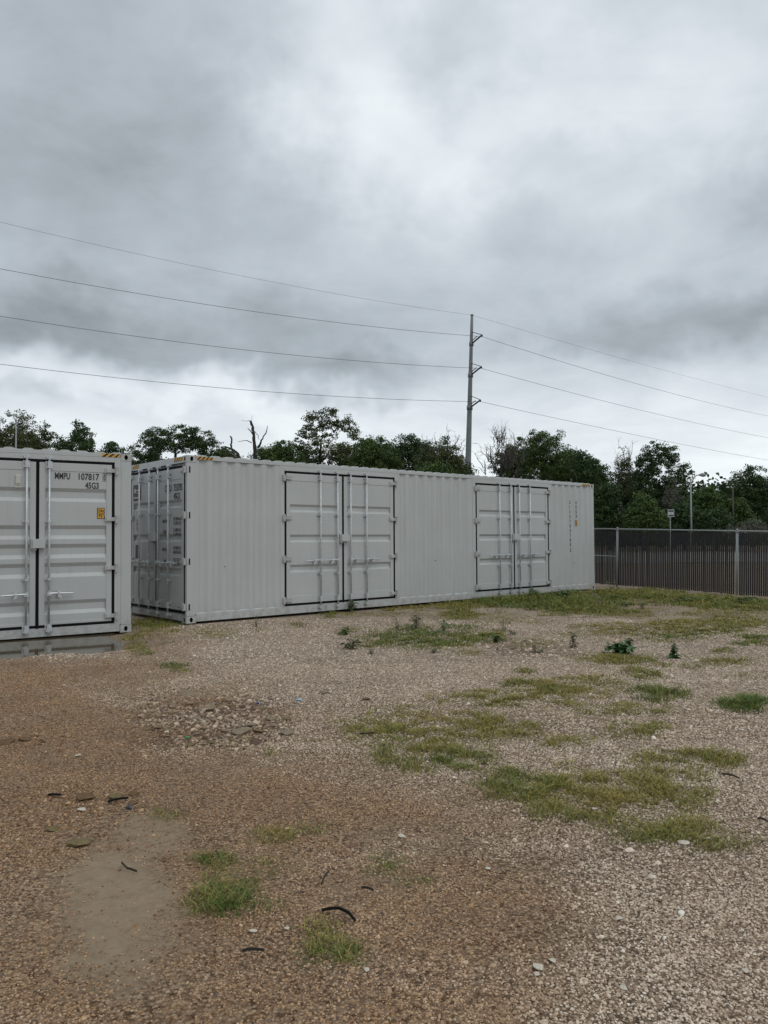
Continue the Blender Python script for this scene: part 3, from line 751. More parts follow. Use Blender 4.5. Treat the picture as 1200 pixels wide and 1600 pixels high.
def container(name, label, origin, ang, slope, L, rail, pairs, end_doors, door_spec, local_start=0):
    root = empty(name); root.location = origin; root.rotation_euler = Euler((0, -slope, ang), 'XYZ')
    tag(root, label, 'shipping container')
    side = Face('side', L, WD); back = Face('back', L, WD); e0 = Face('end0', L, WD); e1 = Face('end1', L, WD)
    # castings and posts
    for fx in (0, 1):
        for fy in (0, 1):
            for fz in (0, 1):
                c = link('corner_casting', CAST, root, (fx*L+(-.004 if fx == 0 else .004), fy*WD+(-.004 if fy == 0 else .004), fz*HT))
                c.scale = (1-2*fx, 1-2*fy, 1-2*fz)
            p = MB(); x0, x1 = (0, .165) if fx == 0 else (L-.165, L); y0, y1 = (0, .07) if fy == 0 else (WD-.07, WD)
            p.box((x0, y0, .1185), (x1, y1, HT-.1185)); p.build('corner_post', GREY, root, bevel=.008)
    # rails
    for fc, nm in ((side, 'side'), (back, 'back')):
        m1 = fc.mb(); m1.box((.179, -.10, .022), (L-.179, -.002, rail)); 
        m1.add([(.166, -.0015, rail), (L-.166, -.0015, rail), (L-.166, -.03, rail+.022), (.166, -.03, rail+.022)], [(0, 1, 2, 3)])
        m1.build('bottom_rail', GREY, root, bevel=.003)
        m2 = fc.mb(); m2.box((.179, -.07, HT-.07), (L-.179, .001, HT-.006)); m2.build('top_rail', GREY, root, bevel=.004)
    # roof: transverse corrugations standing above the top rails
    rm = MB(); xs = [(.18, 0)]; cur = .22
    while cur < L-.30:
        xs += [(cur, 0), (cur+.035, 1), (cur+.135, 1), (cur+.17, 0)]; cur += .265
    xs.append((L-.18, 0)); vs = []
    for x, hgh in xs:
        for y in (.0, .05, WD-.05, WD): vs.append((x, y+(.004 if y < .01 else 0)-(.004 if y > WD-.01 else 0), HT-.004+(0.022*hgh)))
    fs = []
    for i in range(len(xs)-1):
        for k in range(3): fs.append((i*4+k, i*4+k+1, i*4+4+k+1, i*4+4+k))
    # outer drop edges so each bump closes
    rm.add(vs, fs)
    for k, yy in ((0, .0041), (3, WD-.0041)):
        vs = []
        for x, hgh in xs: vs += [(x, yy, HT-.02), (x, yy, HT-.004+.022*hgh)]
        rm.add(vs, [(2*i, 2*i+2, 2*i+3, 2*i+1) for i in range(len(xs)-1)])
    rm.build('roof', GREY, root)
    fl = MB(); fl.box((.17, .11, .12), (L-.17, WD-.11, .16)); fl.build('floor', mat('container_floor', (.05, .04, .03), .8), root)
    # side wall between the doors
    spans = []; cur = .166
    for (a, b) in pairs: spans.append((cur, a-.10)); cur = b+.10
    spans.append((cur, L-.166))
    for a, b in spans:
        if b-a > .15: corrugated(side, a, b, rail-.005, HT-.06).build('side_panel', GREY, root, smooth=False)
    corrugated(back, .166, L-.166, rail-.005, HT-.06).build('side_panel', GREY, root)
    if not end_doors: pass
    ends = [e1] if end_doors else [e0, e1]
    for e in ends:
        corrugated(e, .071, WD-.071, .15, HT-.1).build('end_panel', GREY, root)
    for e in (e0, e1):
        m3 = e.mb(); m3.box((.163, -.10, .03), (WD-.163, -.001, .150)); m3.build('end_sill', GREY, root, bevel=.003)
        m3 = e.mb(); m3.box((.163, -.08, HT-.118), (WD-.163, -.001, HT-.006)); m3.build('end_header', GREY, root, bevel=.003)
    # side doors
    D = door_spec
    for (a, b) in pairs:
        fr = side.mb(); z0, z1 = D['z0'], D['z1']
        fr.box((a-.10, -.06, rail-.004), (a-.001, -.0005, HT-.071)); fr.box((b+.001, -.06, rail-.004), (b+.10, -.0005, HT-.071))
        fr.box((a, -.06, z1+.043), (b, -.0005, HT-.071)); fr.box((a, -.06, rail-.004), (b, -.001, z0-.043))
        fr.box((a, -.064, z0-.03), (b, -.050, z1+.03))
        fr.build('door_frame', GREY, root, bevel=.003)
        mid = (a+b)/2
        kw = dict(z0=z0, z1=z1, recess=D['recess'], handle_z=D['hz'], brackets=D['br'], hinges=D['hinges'], seam_top=D['st'], seam_bot=D['sb'])
        l1 = door_leaf(side, root, a+.044, mid-.0235, hinge_left=True, rods=[mid-r for r in D['rods']], **kw)
        l2 = door_leaf(side, root, mid+.0235, b-.044, hinge_left=False, rods=[mid+r for r in D['rods']], **kw)
        gg = side.mb(); gg.box((mid-.06, -.004, z1+.004), (mid+.06, .004, z1+.040)); gg.box((mid-.0225, -.003, z1-.09), (mid+.0225, .003, z1+.0045)); gg.build('seal_flap', RUB, root)
        gg = side.mb(); gg.box((mid-.0225, -.004, z0-.046), (mid+.0225, .004, z0+.09)); gg.build('seal_flap', RUB, root)
        lock_box(side, root, mid, D['lz'], D['lw'])
        D.setdefault('leaves', []).append((l1, l2))
    return root, side, e0

# second container: long side with two pairs of doors and the door end
spec2 = dict(z0=.213, z1=2.69, recess=[(1.95, 2.10), (1.375, 1.52), (.80, .945)], hz=1.02, br=[1.90, .76], hinges=[2.60, 1.84, 1.06, .28], st=2.55, sb=.355, rods=[.145+.0, .565], lz=1.455, lw=.22)
spec2['rods'] = [.585, .165]
L40 = 12.192
c2, side2, end2 = container('shipping_container', 'farther, fully visible grey container with two pairs of doors along its long side',
                     C2O, A2, S2, L40, .155, [(2.0, 4.80), (7.35, 10.15)], True, spec2)
# end doors
zz = dict(z0=.213, z1=2.69, recess=[(2.0, 2.14), (1.40, 1.54), (.80, .94)], handle_z=1.03, brackets=[1.90, .72], hinges=[2.65, 1.86, 1.06, .28], seam_top=2.50, seam_bot=.36)
m3 = end2.mb(); m3.box((.071, -.09, .151), (WD-.071, -.062, HT-.119)); m3.build('door_frame', GREY, c2)
l_left = door_leaf(end2, c2, .115, 1.196, hinge_left=True, rods=[.575, 1.01], handles=[-1, -1], **zz)
l_right = door_leaf(end2, c2, 1.242, WD-.115, hinge_left=False, rods=[1.375, 1.80], handles=[1, 1], **zz)
lock_box(end2, c2, 1.17, 1.50, .24, .17)
for z in (2.65, 1.86, 1.06, .28):
    sl = MB(); sl.box((.035, -.003, z-.055), (.062, .01, z+.055)); sl.build('hinge_slot_shade', BLK, c2)  # black box on the post surface, painted shade of a hinge cutout
for z in (2.65, 1.86, 1.06, .28):
    q_ = MB(); q_.box((.004, -.006, z-.05), (.032, .02, z+.05)); q_.build('hinge_lug', GREY, c2, bevel=.002)

hazard(side2, c2, .185, .50, HT-.062, HT-.010); hazard(side2, c2, L40-.56, L40-.19, HT-.062, HT-.010)
hazard(end2, c2, .17, .45, HT-.085, HT-.015); hazard(end2, c2, WD-.50, WD-.17, HT-.085, HT-.015)
# lettering of the far end of the side, read downwards
FLAT0 = 10.25+.04
def flat_near(s, s0=10.25):
    k = round((s-(s0+.04+.276+.036-.072-.0))/.278)
    return s0+.04+.278*(k+1)-.036
sA = flat_near(11.20); sB = flat_near(11.50)
for i, ch in enumerate('CICU733705'):
    put_text(side2, c2, ch, sA-.026, 2.33-.125*i-(0.0 if i < 4 else .005), .085, t=-.006, width=.056 if ch != 'I' else .016, bold=.004)
put_text(side2, c2, '2', sA-.026, 2.33-.125*10-.03, .085, t=-.006, width=.056, bold=.004)
for i, ch in enumerate('45G3'):
    put_text(side2, c2, ch, sB-.026, 2.33-.122*i, .085, t=-.006, width=.056, bold=.004)
sticker(side2, c2, sB-.045, 1.735, .09, .165, t=-.005)
# lettering of the door end (s measured from the far left corner)
E = end2
put_text(E, l_right, 'CICU', 1.575, 2.30, .12, width=.27, bold=.001); put_text(E, l_right, '733705', 1.925, 2.30, .12, width=.34, bold=.001)
put_text(E, l_right, '45G3', 1.93, 2.155, .11, width=.24, bold=.001)
for k, (lab, a_, b_2, z_) in enumerate((('MAX GROSS', '32,500 KG', '71,650 LB', 1.78), ('TARE', '5,100 KG', '11,240 LB', 1.575+.01), ('PAYLOAD', '27,400 KG', '60,410 LB', 1.27), ('CU CAP', '76.3 CU.M', '2,694 CU.FT', 1.04+.02))):
    put_text(E, l_right, lab, 1.49, z_-.035, .06, width=.25 if len(lab) > 6 else .15, bold=.0005)
    put_text(E, l_right, a_, 1.92, z_, .055, width=.29, bold=.0005); put_text(E, l_right, b_2, 1.92, z_-.075, .055, width=.29, bold=.0005)
mb = E.mb(); mb.box((.19, .0, 2.19), (.53, .003, 2.49)); lg = mb.build('logo_panel', INK, l_left)
mb = E.mb(); mb.box((.21, .003, 2.235), (.52, .004, 2.26)); 
mb.box((.35, .003, 2.33), (.51, .004, 2.345)); mb.box((.35, .003, 2.375), (.51, .004, 2.40))
mb.tube([(.28, .0032, 2.38), (.28, .0042, 2.38)], .045, 16); mb.build('logo_mark', WHT, lg)
mb = E.mb()
for k in range(24):
    a0, a1 = 2*math.pi*k/24, 2*math.pi*(k+1)/24
    pp = [(.40+math.cos(a)*r_*.065, -.004, 1.72+math.sin(a)*r_*.11) for a, r_ in ((a0, 1), (a1, 1), (a1, .84), (a0, .84))]
    mb.add(pp, [(0, 1, 2, 3)])
mb.box((.37, -.006, 1.66), (.43, -.004, 1.675)); mb.box((.385, -.006, 1.70), (.415, -.004, 1.78)); mb.build('approval_mark', INK, l_left)
mb = E.mb(); mb.box((.30, -.006, 1.08), (.46, -.001, 1.34)); mb.build('data_plate', INK, l_left)
mb = E.mb(); mb.box((2.07, .0, .23), (2.25, .002, .30)); pl_ = mb.build('maker_plate', WHT, l_right)
put_text(E, pl_, 'CIMC', 2.09, .247, .036, t=.0025, width=.14)
# small scuffs
for s_0, z_0 in ((.72, .95),):
    mb = side2.mb(); mb.box((s_0, -.009, z_0), (s_0+.03, -.004, z_0+.012)); mb.build('scuff_mark', BLK, c2)
for s_0, z_0 in ((6.0, .93), (11.22, .75)):
    mb = side2.mb(); mb.box((s_0, -.008, z_0), (s_0+.035, -.003, z_0+.014)); mb.build('scuff_mark', BLK, c2)

# first container
spec1 = dict(z0=.198, z1=2.705, recess=[(2.10, 2.31), (1.515, 1.73), (1.217, 1.44), (.925, 1.147), (.352, .563)], hz=.68, br=[1.785, .90], hinges=[2.61, 1.83, 1.05, .285], st=2.575, sb=.24, rods=[.16], lz=1.45, lw=.20)
O1 = C1O-U1*L40; O1.z = C1O.z-S1*L40
MIDD = -1.416
c1, side1, _ = container('shipping_container', 'nearer grey container cut by the left edge, marked MMPU, puddle at its foot',
                     O1, A1, S1, L40, .145, [(L40-7.6, L40-5.3), (L40+MIDD-1.15, L40+MIDD+1.15)], False, spec1)
hazard(side1, c1, L40-.47, L40-.185, HT-.064, HT-.008)
l1, l2 = spec1['leaves'][1]
def X1(px, z=2.4):
    lo, hi = -4, 1
    for _ in range(50):
        md = (lo+hi)/2; d = Vector(C1O)+U1*md+Vector((0, 0, z))-Vector((0, 0, H))
        if 600+F*d.dot(CR)/d.dot(FX) < px: lo = md
        else: hi = md
    return L40+lo
ZT = 2.452
put_text(side1, l2, 'MMPU', X1(87.5), ZT, .100, t=-.005, width=X1(111.3)-X1(87.5), bold=.0034)
put_text(side1, l2, '107817', X1(124.5), ZT, .100, t=-.005, width=X1(156.8)-X1(124.5), bold=.0034)
put_text(side1, l2, '0', X1(163.6), ZT, .095, t=-.005, width=X1(166.6)-X1(163.6), bold=.0034)
bx0, bx1 = X1(162.2), X1(168); mb = side1.mb(); tt = .006
for a, b, c, d in ((bx0, bx1, ZT-.016, ZT-.016+tt), (bx0, bx1, ZT+.108, ZT+.108+tt), (bx0, bx0+tt, ZT-.01, ZT+.108), (bx1-tt, bx1, ZT-.01, ZT+.108)):
    mb.box((a, -.007, c), (b, -.005, d))
mb.build('check_digit_frame', INK, l2)
put_text(side1, l2, '45G3', X1(134.8), ZT-.135, .095, t=-.005, width=X1(156)-X1(134.8), bold=.0034)
sticker(side1, l2, X1(153.5), 1.835, X1(165.2)-X1(153.5), .175, t=-.003)
mb = side1.mb(); vx = X1(25); mb.box((vx, -.006, 2.30), (vx+.085, .004, 2.50)); mb.box((vx+.012, .004, 2.36), (vx+.073, .026, 2.485)); mb.box((vx+.012, .004, 2.33), (vx+.073, .012, 2.358))
mb.build('air_vent', PLAS, l1, bevel=.003)

# ------------------------------------------------------------------ fence
FA = -R(49); FU = Vector((math.cos(FA), math.sin(FA), 0)); FN = Vector((-FU.y, FU.x, 0))
P1 = Vector((6.74, 22.25, .06)); SPAN = 3.46; FDROP = -.026
fence = empty('slatted_fence', P1); fence.rotation_euler = Euler((0, -FDROP, FA), 'XYZ')
tag(fence, 'grey chain link fence filled with black vertical slats right of the containers', 'fence')
FH = 1.66
FST = mat('fence_steel', (.27, .285, .29), .55, .3)
def postm():
    mb = MB(); mb.tube([(0, 0, -.05), (0, 0, FH+.0)], .033, 12); mb.tube([(0, 0, FH), (0, 0, FH+.02), (0, 0, FH+.045)], [.038, .034, .012], 12)
    mb.box((-.037, -.037, FH-.05), (.037, .037, FH-.02))
    return mb.mesh('post', FST, True)
pm = postm()
for k in (-1, 0, 1, 2, 3): link('post', pm, fence, (k*SPAN, 0, 0))
for nm, z, x0, x1, r_ in (('top_rail', FH-.01, -SPAN, 3*SPAN, .022), ('brace_rail', .86, -SPAN, 0, .018)):
    mb = MB(); mb.tube([(x0, .0, z), (x1, .0, z)], r_, 10); mb.build(nm, FST, fence, smooth=True)
mb = MB(); mb.box((-.0195, -.005, .03), (.0195, .005, FH-.06)); SLAT = mb.mesh('slat', mat('black_slat', (.012, .012, .013), .5))
ns = 0; xx_ = -1.6
while xx_ < 3*SPAN-.05 and ns < 290:
    if abs((xx_/SPAN)-round(xx_/SPAN))*SPAN > .045:
        o = link('slat', SLAT, fence, (xx_, random.uniform(-.004, .004), random.uniform(-.012, .012))); o.rotation_euler = (0, random.gauss(0, .0022), random.gauss(0, .05)); ns += 1
    xx_ += .0535
# woven wire: thin zig-zag strips
V = []
x0, x1, zb, zt = -1.7, 3*SPAN, .0, FH-.02; pitch = .0535; wr = .0010
for off in (-1, 1):
    k = x0-(zt-zb)
    while k < x1+(zt-zb):
        a = Vector((k, 0, zb)); b = Vector((k+off*(zt-zb), 0, zt))
        # clip to range
        ta, tb = 0, 1
        dx = b.x-a.x
        t1 = (x0-a.x)/dx; t2 = (x1-a.x)/dx
        lo, hi = min(t1, t2), max(t1, t2); ta = max(0, lo); tb = min(1, hi)
        if tb > ta:
            p = a.lerp(b, ta); q2 = a.lerp(b, tb); n_ = Vector((-off, 0, 1)).cross(Vector((0, 1, 0))).normalized()*wr
            y = -.009 if off > 0 else .009
            n_ = Vector((n_.x, 0, n_.z)) if abs(n_.z) > 0 else Vector((.0015, 0, 0))
            d_ = (q2-p).normalized(); nn = Vector((-d_.z, 0, d_.x))*wr
            for sgn in (0, 1):
                w2 = nn if sgn == 0 else Vector((0, wr, 0))
                V.append([(p-w2+Vector((0, y, 0)))[:], (p+w2+Vector((0, y, 0)))[:], (q2+w2+Vector((0, y, 0)))[:], (q2-w2+Vector((0, y, 0)))[:]])
        k += pitch*2
me = quads_mesh('wire_mesh', np.array(V), 4, mat('mesh_wire', (.09, .09, .085), .6, .2))
tag(link('wire_mesh', me, fence), kind='stuff')

# ------------------------------------------------------------------ road beyond the fence
mr_, s_, b_ = nmat('road_gravel'); pz = s_.node('ShaderNodeTexCoord').outputs['Object']
s_.l.new(s_.ramp(s_.noise(pz, 1.2, 7, .7), [(.3, (.13, .115, .10)), (.7, (.20, .18, .16))]), b_.inputs['Base Color']); b_.inputs['Roughness'].default_value = .85
RXs = np.linspace(-160, 220, 60); vs = []; fs = []
for i, x in enumerate(RXs):
    for y in (41, 47, 53, 60): vs.append((x, y+.06*x, float(gh(x, y+.06*x))+.01))
for i in range(len(RXs)-1):
    for k in range(3): fs.append((i*4+k, i*4+k+1, i*4+5+k, i*4+4+k))
mb = MB(); mb.add(vs, fs); tag(mb.build('road', mr_), kind='structure')

# ------------------------------------------------------------------ trees
def leaf_material(name, stops):
    mt, s, b = nmat(name); v = attr(s, 'tone')
    s.l.new(s.ramp(v, stops), b.inputs['Base Color']); b.inputs['Roughness'].default_value = .6; b.inputs['Specular IOR Level'].default_value = .3
    return mt
LM = {
 'dark': leaf_material('dark_leaves', [(0, (.024, .044, .016)), (.5, (.042, .076, .023)), (1, (.072, .118, .034))]),
 'mid': leaf_material('mid_leaves', [(0, (.032, .058, .015)), (.5, (.062, .104, .025)), (1, (.11, .16, .04))]),
 'olive': leaf_material('olive_leaves', [(0, (.04, .055, .019)), (.5, (.072, .094, .031)), (1, (.125, .15, .05))]),
 'pale': leaf_material('pale_leaves', [(0, (.06, .065, .045)), (.5, (.10, .105, .075)), (1, (.15, .15, .11))]),
}
mbk, s_, b_ = nmat('bark'); pz = s_.node('ShaderNodeTexCoord').outputs['Object']
s_.l.new(s_.ramp(s_.noise(pz, 6, 6, .7), [(.3, (.018, .016, .014)), (.7, (.05, .044, .037))]), b_.inputs['Base Color']); b_.inputs['Roughness'].default_value = .9
mtw = mat('bare_twigs', (.085, .075, .065), .9)

def wobble_path(a, b, n, amp, rnd):
    pts = []; d = b-a
    for i in range(n+1):
        t = i/n; p = a+d*t
        k = amp*math.sin(math.pi*t)
        p = p+Vector((rnd.gauss(0, 1), rnd.gauss(0, 1), rnd.gauss(0, .6)))*k*d.length*.5 + Vector((0, 0, math.sin(math.pi*t)*amp*d.length*.4))
        pts.append(p)
    pts[0] = a; pts[-1] = b
    return pts

def tree(name, label, cat, px, top, hw, bottom, Yd, style, lobes=None, clumps=90, lsize=.20, per=42, crad=.55, shell=.5, trunk=True, seed=0, twigs=0, flat=1.0, group=None, tw=1.0):
    """px/top/hw/bottom: where the crown stands in the photograph; Yd: its distance. Everything is then built in metres."""
    rnd = random.Random(seed*31+int(px)); rg = np.random.default_rng(seed*131+int(px)+5)
    k = Yd/F
    c_top = atY(px, top, Yd); c_bot = atY(px, bottom, Yd); cx = c_top.x; gz_ = float(gh(cx, Yd))
    hgt = c_top.z-c_bot.z; W_ = hw*k
    clumps = int(clumps*2.1); crad *= 1.12; per = int(per*1.1)
    root = empty(name, (cx, Yd, gz_)); tag(root, label, cat, group)
    zb = c_bot.z-gz_; zt = c_top.z-gz_
    if lobes is None:
        lobes = []
        n = max(4, int(4+hw/14))
        for i in range(n):
            a = rnd.uniform(-1, 1); lobes.append((a*.62, rnd.uniform(.25, .85-.35*abs(a)), rnd.uniform(.3, .5), rnd.uniform(.22, .36)))
        lobes.append((0, .74, .42, .26)); lobes.append((rnd.uniform(-.3, .3), .45, .7, .4))
    P = []
    tot = sum(l[2]*l[3]**.5 for l in lobes)
    for (lx, lz, lw, lh) in lobes:
        n = max(3, int(clumps*lw*lh**.5/tot))
        dpt = max(1.2, W_*lw*.8)
        v = rg.normal(size=(n, 3)); v /= np.linalg.norm(v, axis=1)[:, None]
        r_ = (shell+(1-shell)*rg.random(n))[:, None]
        v = v*r_*np.array([W_*lw, dpt, hgt*lh])*1.0
        c = np.array([W_*lx, rg.normal(0, W_*.15), zb+hgt*lz])
        P.append(v+c)
    P = np.concatenate(P)
    P[:, 2] = np.minimum(P[:, 2], zt-crad*.4); P[:, 2] = np.maximum(P[:, 2], max(.3, zb-crad))
    # trunk and limbs
    if trunk:
        mb = MB(); th = max(.4, zb+hgt*.45); r0 = (.10+.012*zt)*tw
        lean = Vector((rnd.gauss(0, .04)*zt, rnd.gauss(0, .04)*zt, 0))
        tp = wobble_path(Vector((0, 0, -.2)), lean+Vector((0, 0, th)), 6, .05, rnd)
        mb.tube(tp, [r0*(1-.6*i/6) for i in range(7)], 7)
        nodes = [(p, r0*(1-.6*i/6)) for i, p in enumerate(tp)][2:]
        order = sorted(range(len(P)), key=lambda i: (P[i][2]-th)**2+P[i][0]**2)
        pick = order[::max(1, len(order)//(26 if per else 60))]
        for i in pick:
            b_p = Vector(P[i]); j = min(range(len(nodes)), key=lambda q: (nodes[q][0]-b_p).length+max(0, nodes[q][0].z-b_p.z)*2)
            a_p, ra = nodes[j]; rr = min(ra*.6, .10*tw*(1 if per else .8))
            pth = wobble_path(a_p, b_p, 4, .13, rnd)
            mb.tube(pth, [rr*(1-.75*t/4) for t in range(5)], 5, caps=False)
            nodes += [(pth[2], rr*.6), (pth[3], rr*.45), (pth[4], rr*.3)]
        mb.build('trunk', mbk, root, smooth=True)
    if twigs:
        mb = MB()
        for i in range(twigs):
            q_ = P[rnd.randrange(len(P))]; a_p = Vector(q_); 
            out_ = Vector((a_p.x*.5, rnd.gauss(0, .5), hgt*.35)).normalized()
            ln = rnd.uniform(.8, 2.2)
            b_p = a_p+(out_+Vector((rnd.gauss(0, .35), rnd.gauss(0, .35), .5))).normalized()*ln
            pth = wobble_path(a_p, b_p, 4, .12, rnd); mb.tube(pth, [.035, .028, .022, .016, .009], 4, caps=False)
            for _ in range(4):
                s0_ = pth[rnd.randrange(1, 5)]; e_ = s0_+Vector((rnd.gauss(0, .4), rnd.gauss(0, .4), abs(rnd.gauss(.2, .35))))
                mb.tube([s0_, s0_.lerp(e_, .5)+Vector((0, 0, .05)), e_], [.014, .011, .006], 3, caps=False)
        mb.build('twigs', mtw, root)
    if per:
        n = len(P)*per
        cc = np.repeat(P, per, 0); cr_ = np.repeat(crad*rg.uniform(.6, 1.3, len(P)), per)
        off = rg.normal(size=(n, 3)); off /= np.linalg.norm(off, axis=1)[:, None]; off *= (rg.random(n)**.45)[:, None]*cr_[:, None]; off[:, 2] *= .7*flat
        C = cc+off
        nrm = rg.normal(size=(n, 3)); nrm[:, 2] += .6; nrm /= np.linalg.norm(nrm, axis=1)[:, None]
        a = np.cross(nrm, rg.normal(size=(n, 3))); a /= np.linalg.norm(a, axis=1)[:, None]; b = np.cross(nrm, a)
        sz = lsize*rg.uniform(.5, 1.2, n)[:, None]
        V = np.stack([C-a*sz*.5, C-b*sz*.33+a*sz*.05, C+a*sz*.5, C+b*sz*.33+a*sz*.05], 1)
        tone = np.clip(np.repeat(rg.random(len(P)), per)*.55+rg.random(n)*.45, 0, 1)
        link('crown', quads_mesh('crown', V, 4, LM[style], {'tone': tone}), root)
    return root

G = 'trees standing beyond the containers'
T = tree
T('tree', 'loose open-crowned tree at the left edge behind the nearer container', 'tree', 24, 640, 62, 730, 78, 'olive', clumps=80, per=34, crad=.42, shell=.3, seed=1, lsize=.2)
T('tree', 'small sparse tree between the left-edge tree and the pointed dark tree', 'tree', 80, 656, 30, 730, 80, 'olive', clumps=34, per=30, crad=.4, seed=2)
T('juniper_tree', 'pointed dark green tree above the roof of the nearer container', 'tree', 121, 659, 40, 735, 74, 'dark', lobes=[(0, .2, .9, .25), (0, .45, .75, .25), (.1, .68, .5, .22), (.15, .86, .22, .16), (-.45, .4, .4, .25), (.5, .35, .45, .25)], clumps=110, per=46, crad=.42, seed=3)
T('tree', 'low dark round tree above the hazard stripes of the nearer container', 'tree', 172, 690, 26, 740, 76, 'dark', clumps=50, per=40, crad=.4, seed=4)
T('tree', 'faint pale wispy tree just left of the domed tree', 'tree', 207, 694, 14, 735, 90, 'pale', clumps=24, per=22, crad=.4, seed=41, lsize=.15)
T('live_oak_tree', 'wide domed tree with spreading limbs between the two containers', 'tree', 279, 664, 76, 745, 72, 'dark',
  lobes=[(0, .76, .45, .24), (-.38, .70, .38, .22), (.38, .72, .40, .22), (-.66, .52, .30, .2), (.68, .54, .30, .2), (-.82, .34, .18, .15), (.84, .36, .16, .14), (0, .66, .6, .2)], clumps=210, per=44, crad=.38, shell=.72, seed=5, flat=.7, lsize=.16, tw=1.3)
T('small_tree', 'scrubby low tree under the fallen dead limb', 'tree', 355, 702, 22, 735, 70, 'olive', clumps=34, per=32, crad=.35, seed=6)
T('tree', 'pale thin-leaved tree around the dead snag', 'tree', 408, 690, 28, 740, 84, 'pale', clumps=44, per=26, crad=.4, shell=.3, seed=61, lsize=.14)
T('tree', 'low yellow-green bushy tree right of the dead snag', 'tree', 437, 688, 44, 740, 74, 'mid', clumps=110, per=44, crad=.45, seed=7)
T('tree', 'tall open-crowned tree, highest of the treeline behind the first pair of doors', 'tree', 508, 637, 58, 742, 78, 'olive',
  lobes=[(0, .78, .42, .17), (-.45, .62, .38, .16), (.5, .75, .38, .15), (.75, .6, .22, .12), (-.75, .45, .25, .14), (0, .4, .6, .25), (-.3, .2, .6, .25), (.4, .25, .5, .25), (.15, .9, .25, .08), (-.35, .85, .25, .09)], clumps=170, per=38, crad=.38, shell=.35, seed=8, lsize=.19)
T('tree', 'dense mid green tree between the tall tree and the thicket by the pole', 'tree', 582, 678, 52, 745, 75, 'mid', clumps=130, per=46, crad=.45, seed=9)
T('tree', 'dense dark tree behind the gap in the treeline left of the utility pole', 'tree', 638, 674, 52, 748, 82, 'dark', clumps=120, per=44, crad=.45, seed=10)
T('tree', 'ragged tree with bare twigs on top just left of the utility pole', 'tree', 690, 680, 42, 752, 77, 'olive', clumps=110, per=38, crad=.42, seed=11, twigs=46)
T('tree', 'low thicket tree at the foot of the utility pole', 'tree', 672, 722, 60, 765, 70, 'mid', clumps=100, per=44, crad=.45, seed=12)
T('tree', 'round leafy tree right of the utility pole with bare branches at its left', 'tree', 845, 672, 68, 762, 78, 'mid', clumps=210, per=44, crad=.42, seed=13, shell=.5, lsize=.18)
T('bare_tree', 'leafless branching tree immediately right of the utility pole', 'tree', 785, 668, 40, 765, 76, 'olive', clumps=26, per=0, crad=.3, shell=.15, seed=14, twigs=130, tw=.45)
T('tree', 'leafy tree among the bare branches right of the utility pole', 'tree', 792, 695, 34, 765, 80, 'dark', clumps=80, per=38, crad=.42, seed=15)
T('tree', 'dark tree above the right end of the farther container', 'tree', 912, 704, 34, 775, 76, 'dark', clumps=100, per=44, crad=.42, seed=16)
T('tree', 'half-bare slender tree left of the tallest tree on the right', 'tree', 972, 698, 24, 790, 82, 'olive', clumps=60, per=22, crad=.42, shell=.2, seed=17, twigs=34)
T('tree', 'tallest tree behind the fence with clumped crown', 'tree', 1030, 689, 46, 800, 78, 'dark',
  lobes=[(-.15, .82, .5, .16), (-.35, .68, .5, .18), (.45, .80, .42, .13), (.85, .55, .35, .14), (.1, .5, .7, .22), (-.5, .35, .6, .25), (.5, .3, .6, .25), (0, .15, .9, .2)], clumps=230, per=44, crad=.4, shell=.5, seed=18, lsize=.19)
T('tree', 'low rounded tree behind the street lamp', 'tree', 1098, 762, 44, 838, 72, 'mid', clumps=180, per=48, crad=.45, seed=19)
T('tree', 'broad dark tree at the right edge of the photo', 'tree', 1172, 727, 60, 830, 80, 'dark', clumps=230, per=44, crad=.45, seed=20)
T('tree', 'pale shrub by the fence rail at the lower right edge', 'shrub', 1180, 812, 48, 845, 62, 'pale', clumps=60, per=34, crad=.35, seed=21, trunk=False, lsize=.14)
T('tree', 'yellow-green understory tree on the right, left of the edge tree', 'tree', 1150, 778, 34, 842, 68, 'mid', clumps=110, per=46, crad=.42, seed=22)
T('tree', 'dark understory tree directly right of the farther container', 'tree', 952, 755, 40, 842, 70, 'dark', clumps=170, per=46, crad=.45, seed=23)
T('tree', 'green understory tree left of the route sign', 'tree', 1006, 768, 42, 842, 66, 'mid', clumps=180, per=46, crad=.45, seed=24)
T('tree', 'grey-brown sparse tree above the route sign', 'tree', 1052, 748, 26, 830, 73, 'pale', clumps=70, per=34, crad=.42, seed=25, lsize=.15)
T('tree', 'dark understory tree between the route sign and the street lamp', 'tree', 1068, 785, 34, 844, 67, 'dark', clumps=140, per=46, crad=.45, seed=26)
T('tree', 'dark low tree behind the right half of the fence', 'tree', 1118, 795, 42, 846, 66, 'dark', clumps=150, per=46, crad=.45, seed=27)
T('tree', 'green low tree behind the corner of the farther container', 'tree', 925, 730, 34, 840, 84, 'mid', clumps=150, per=44, crad=.45, seed=28)

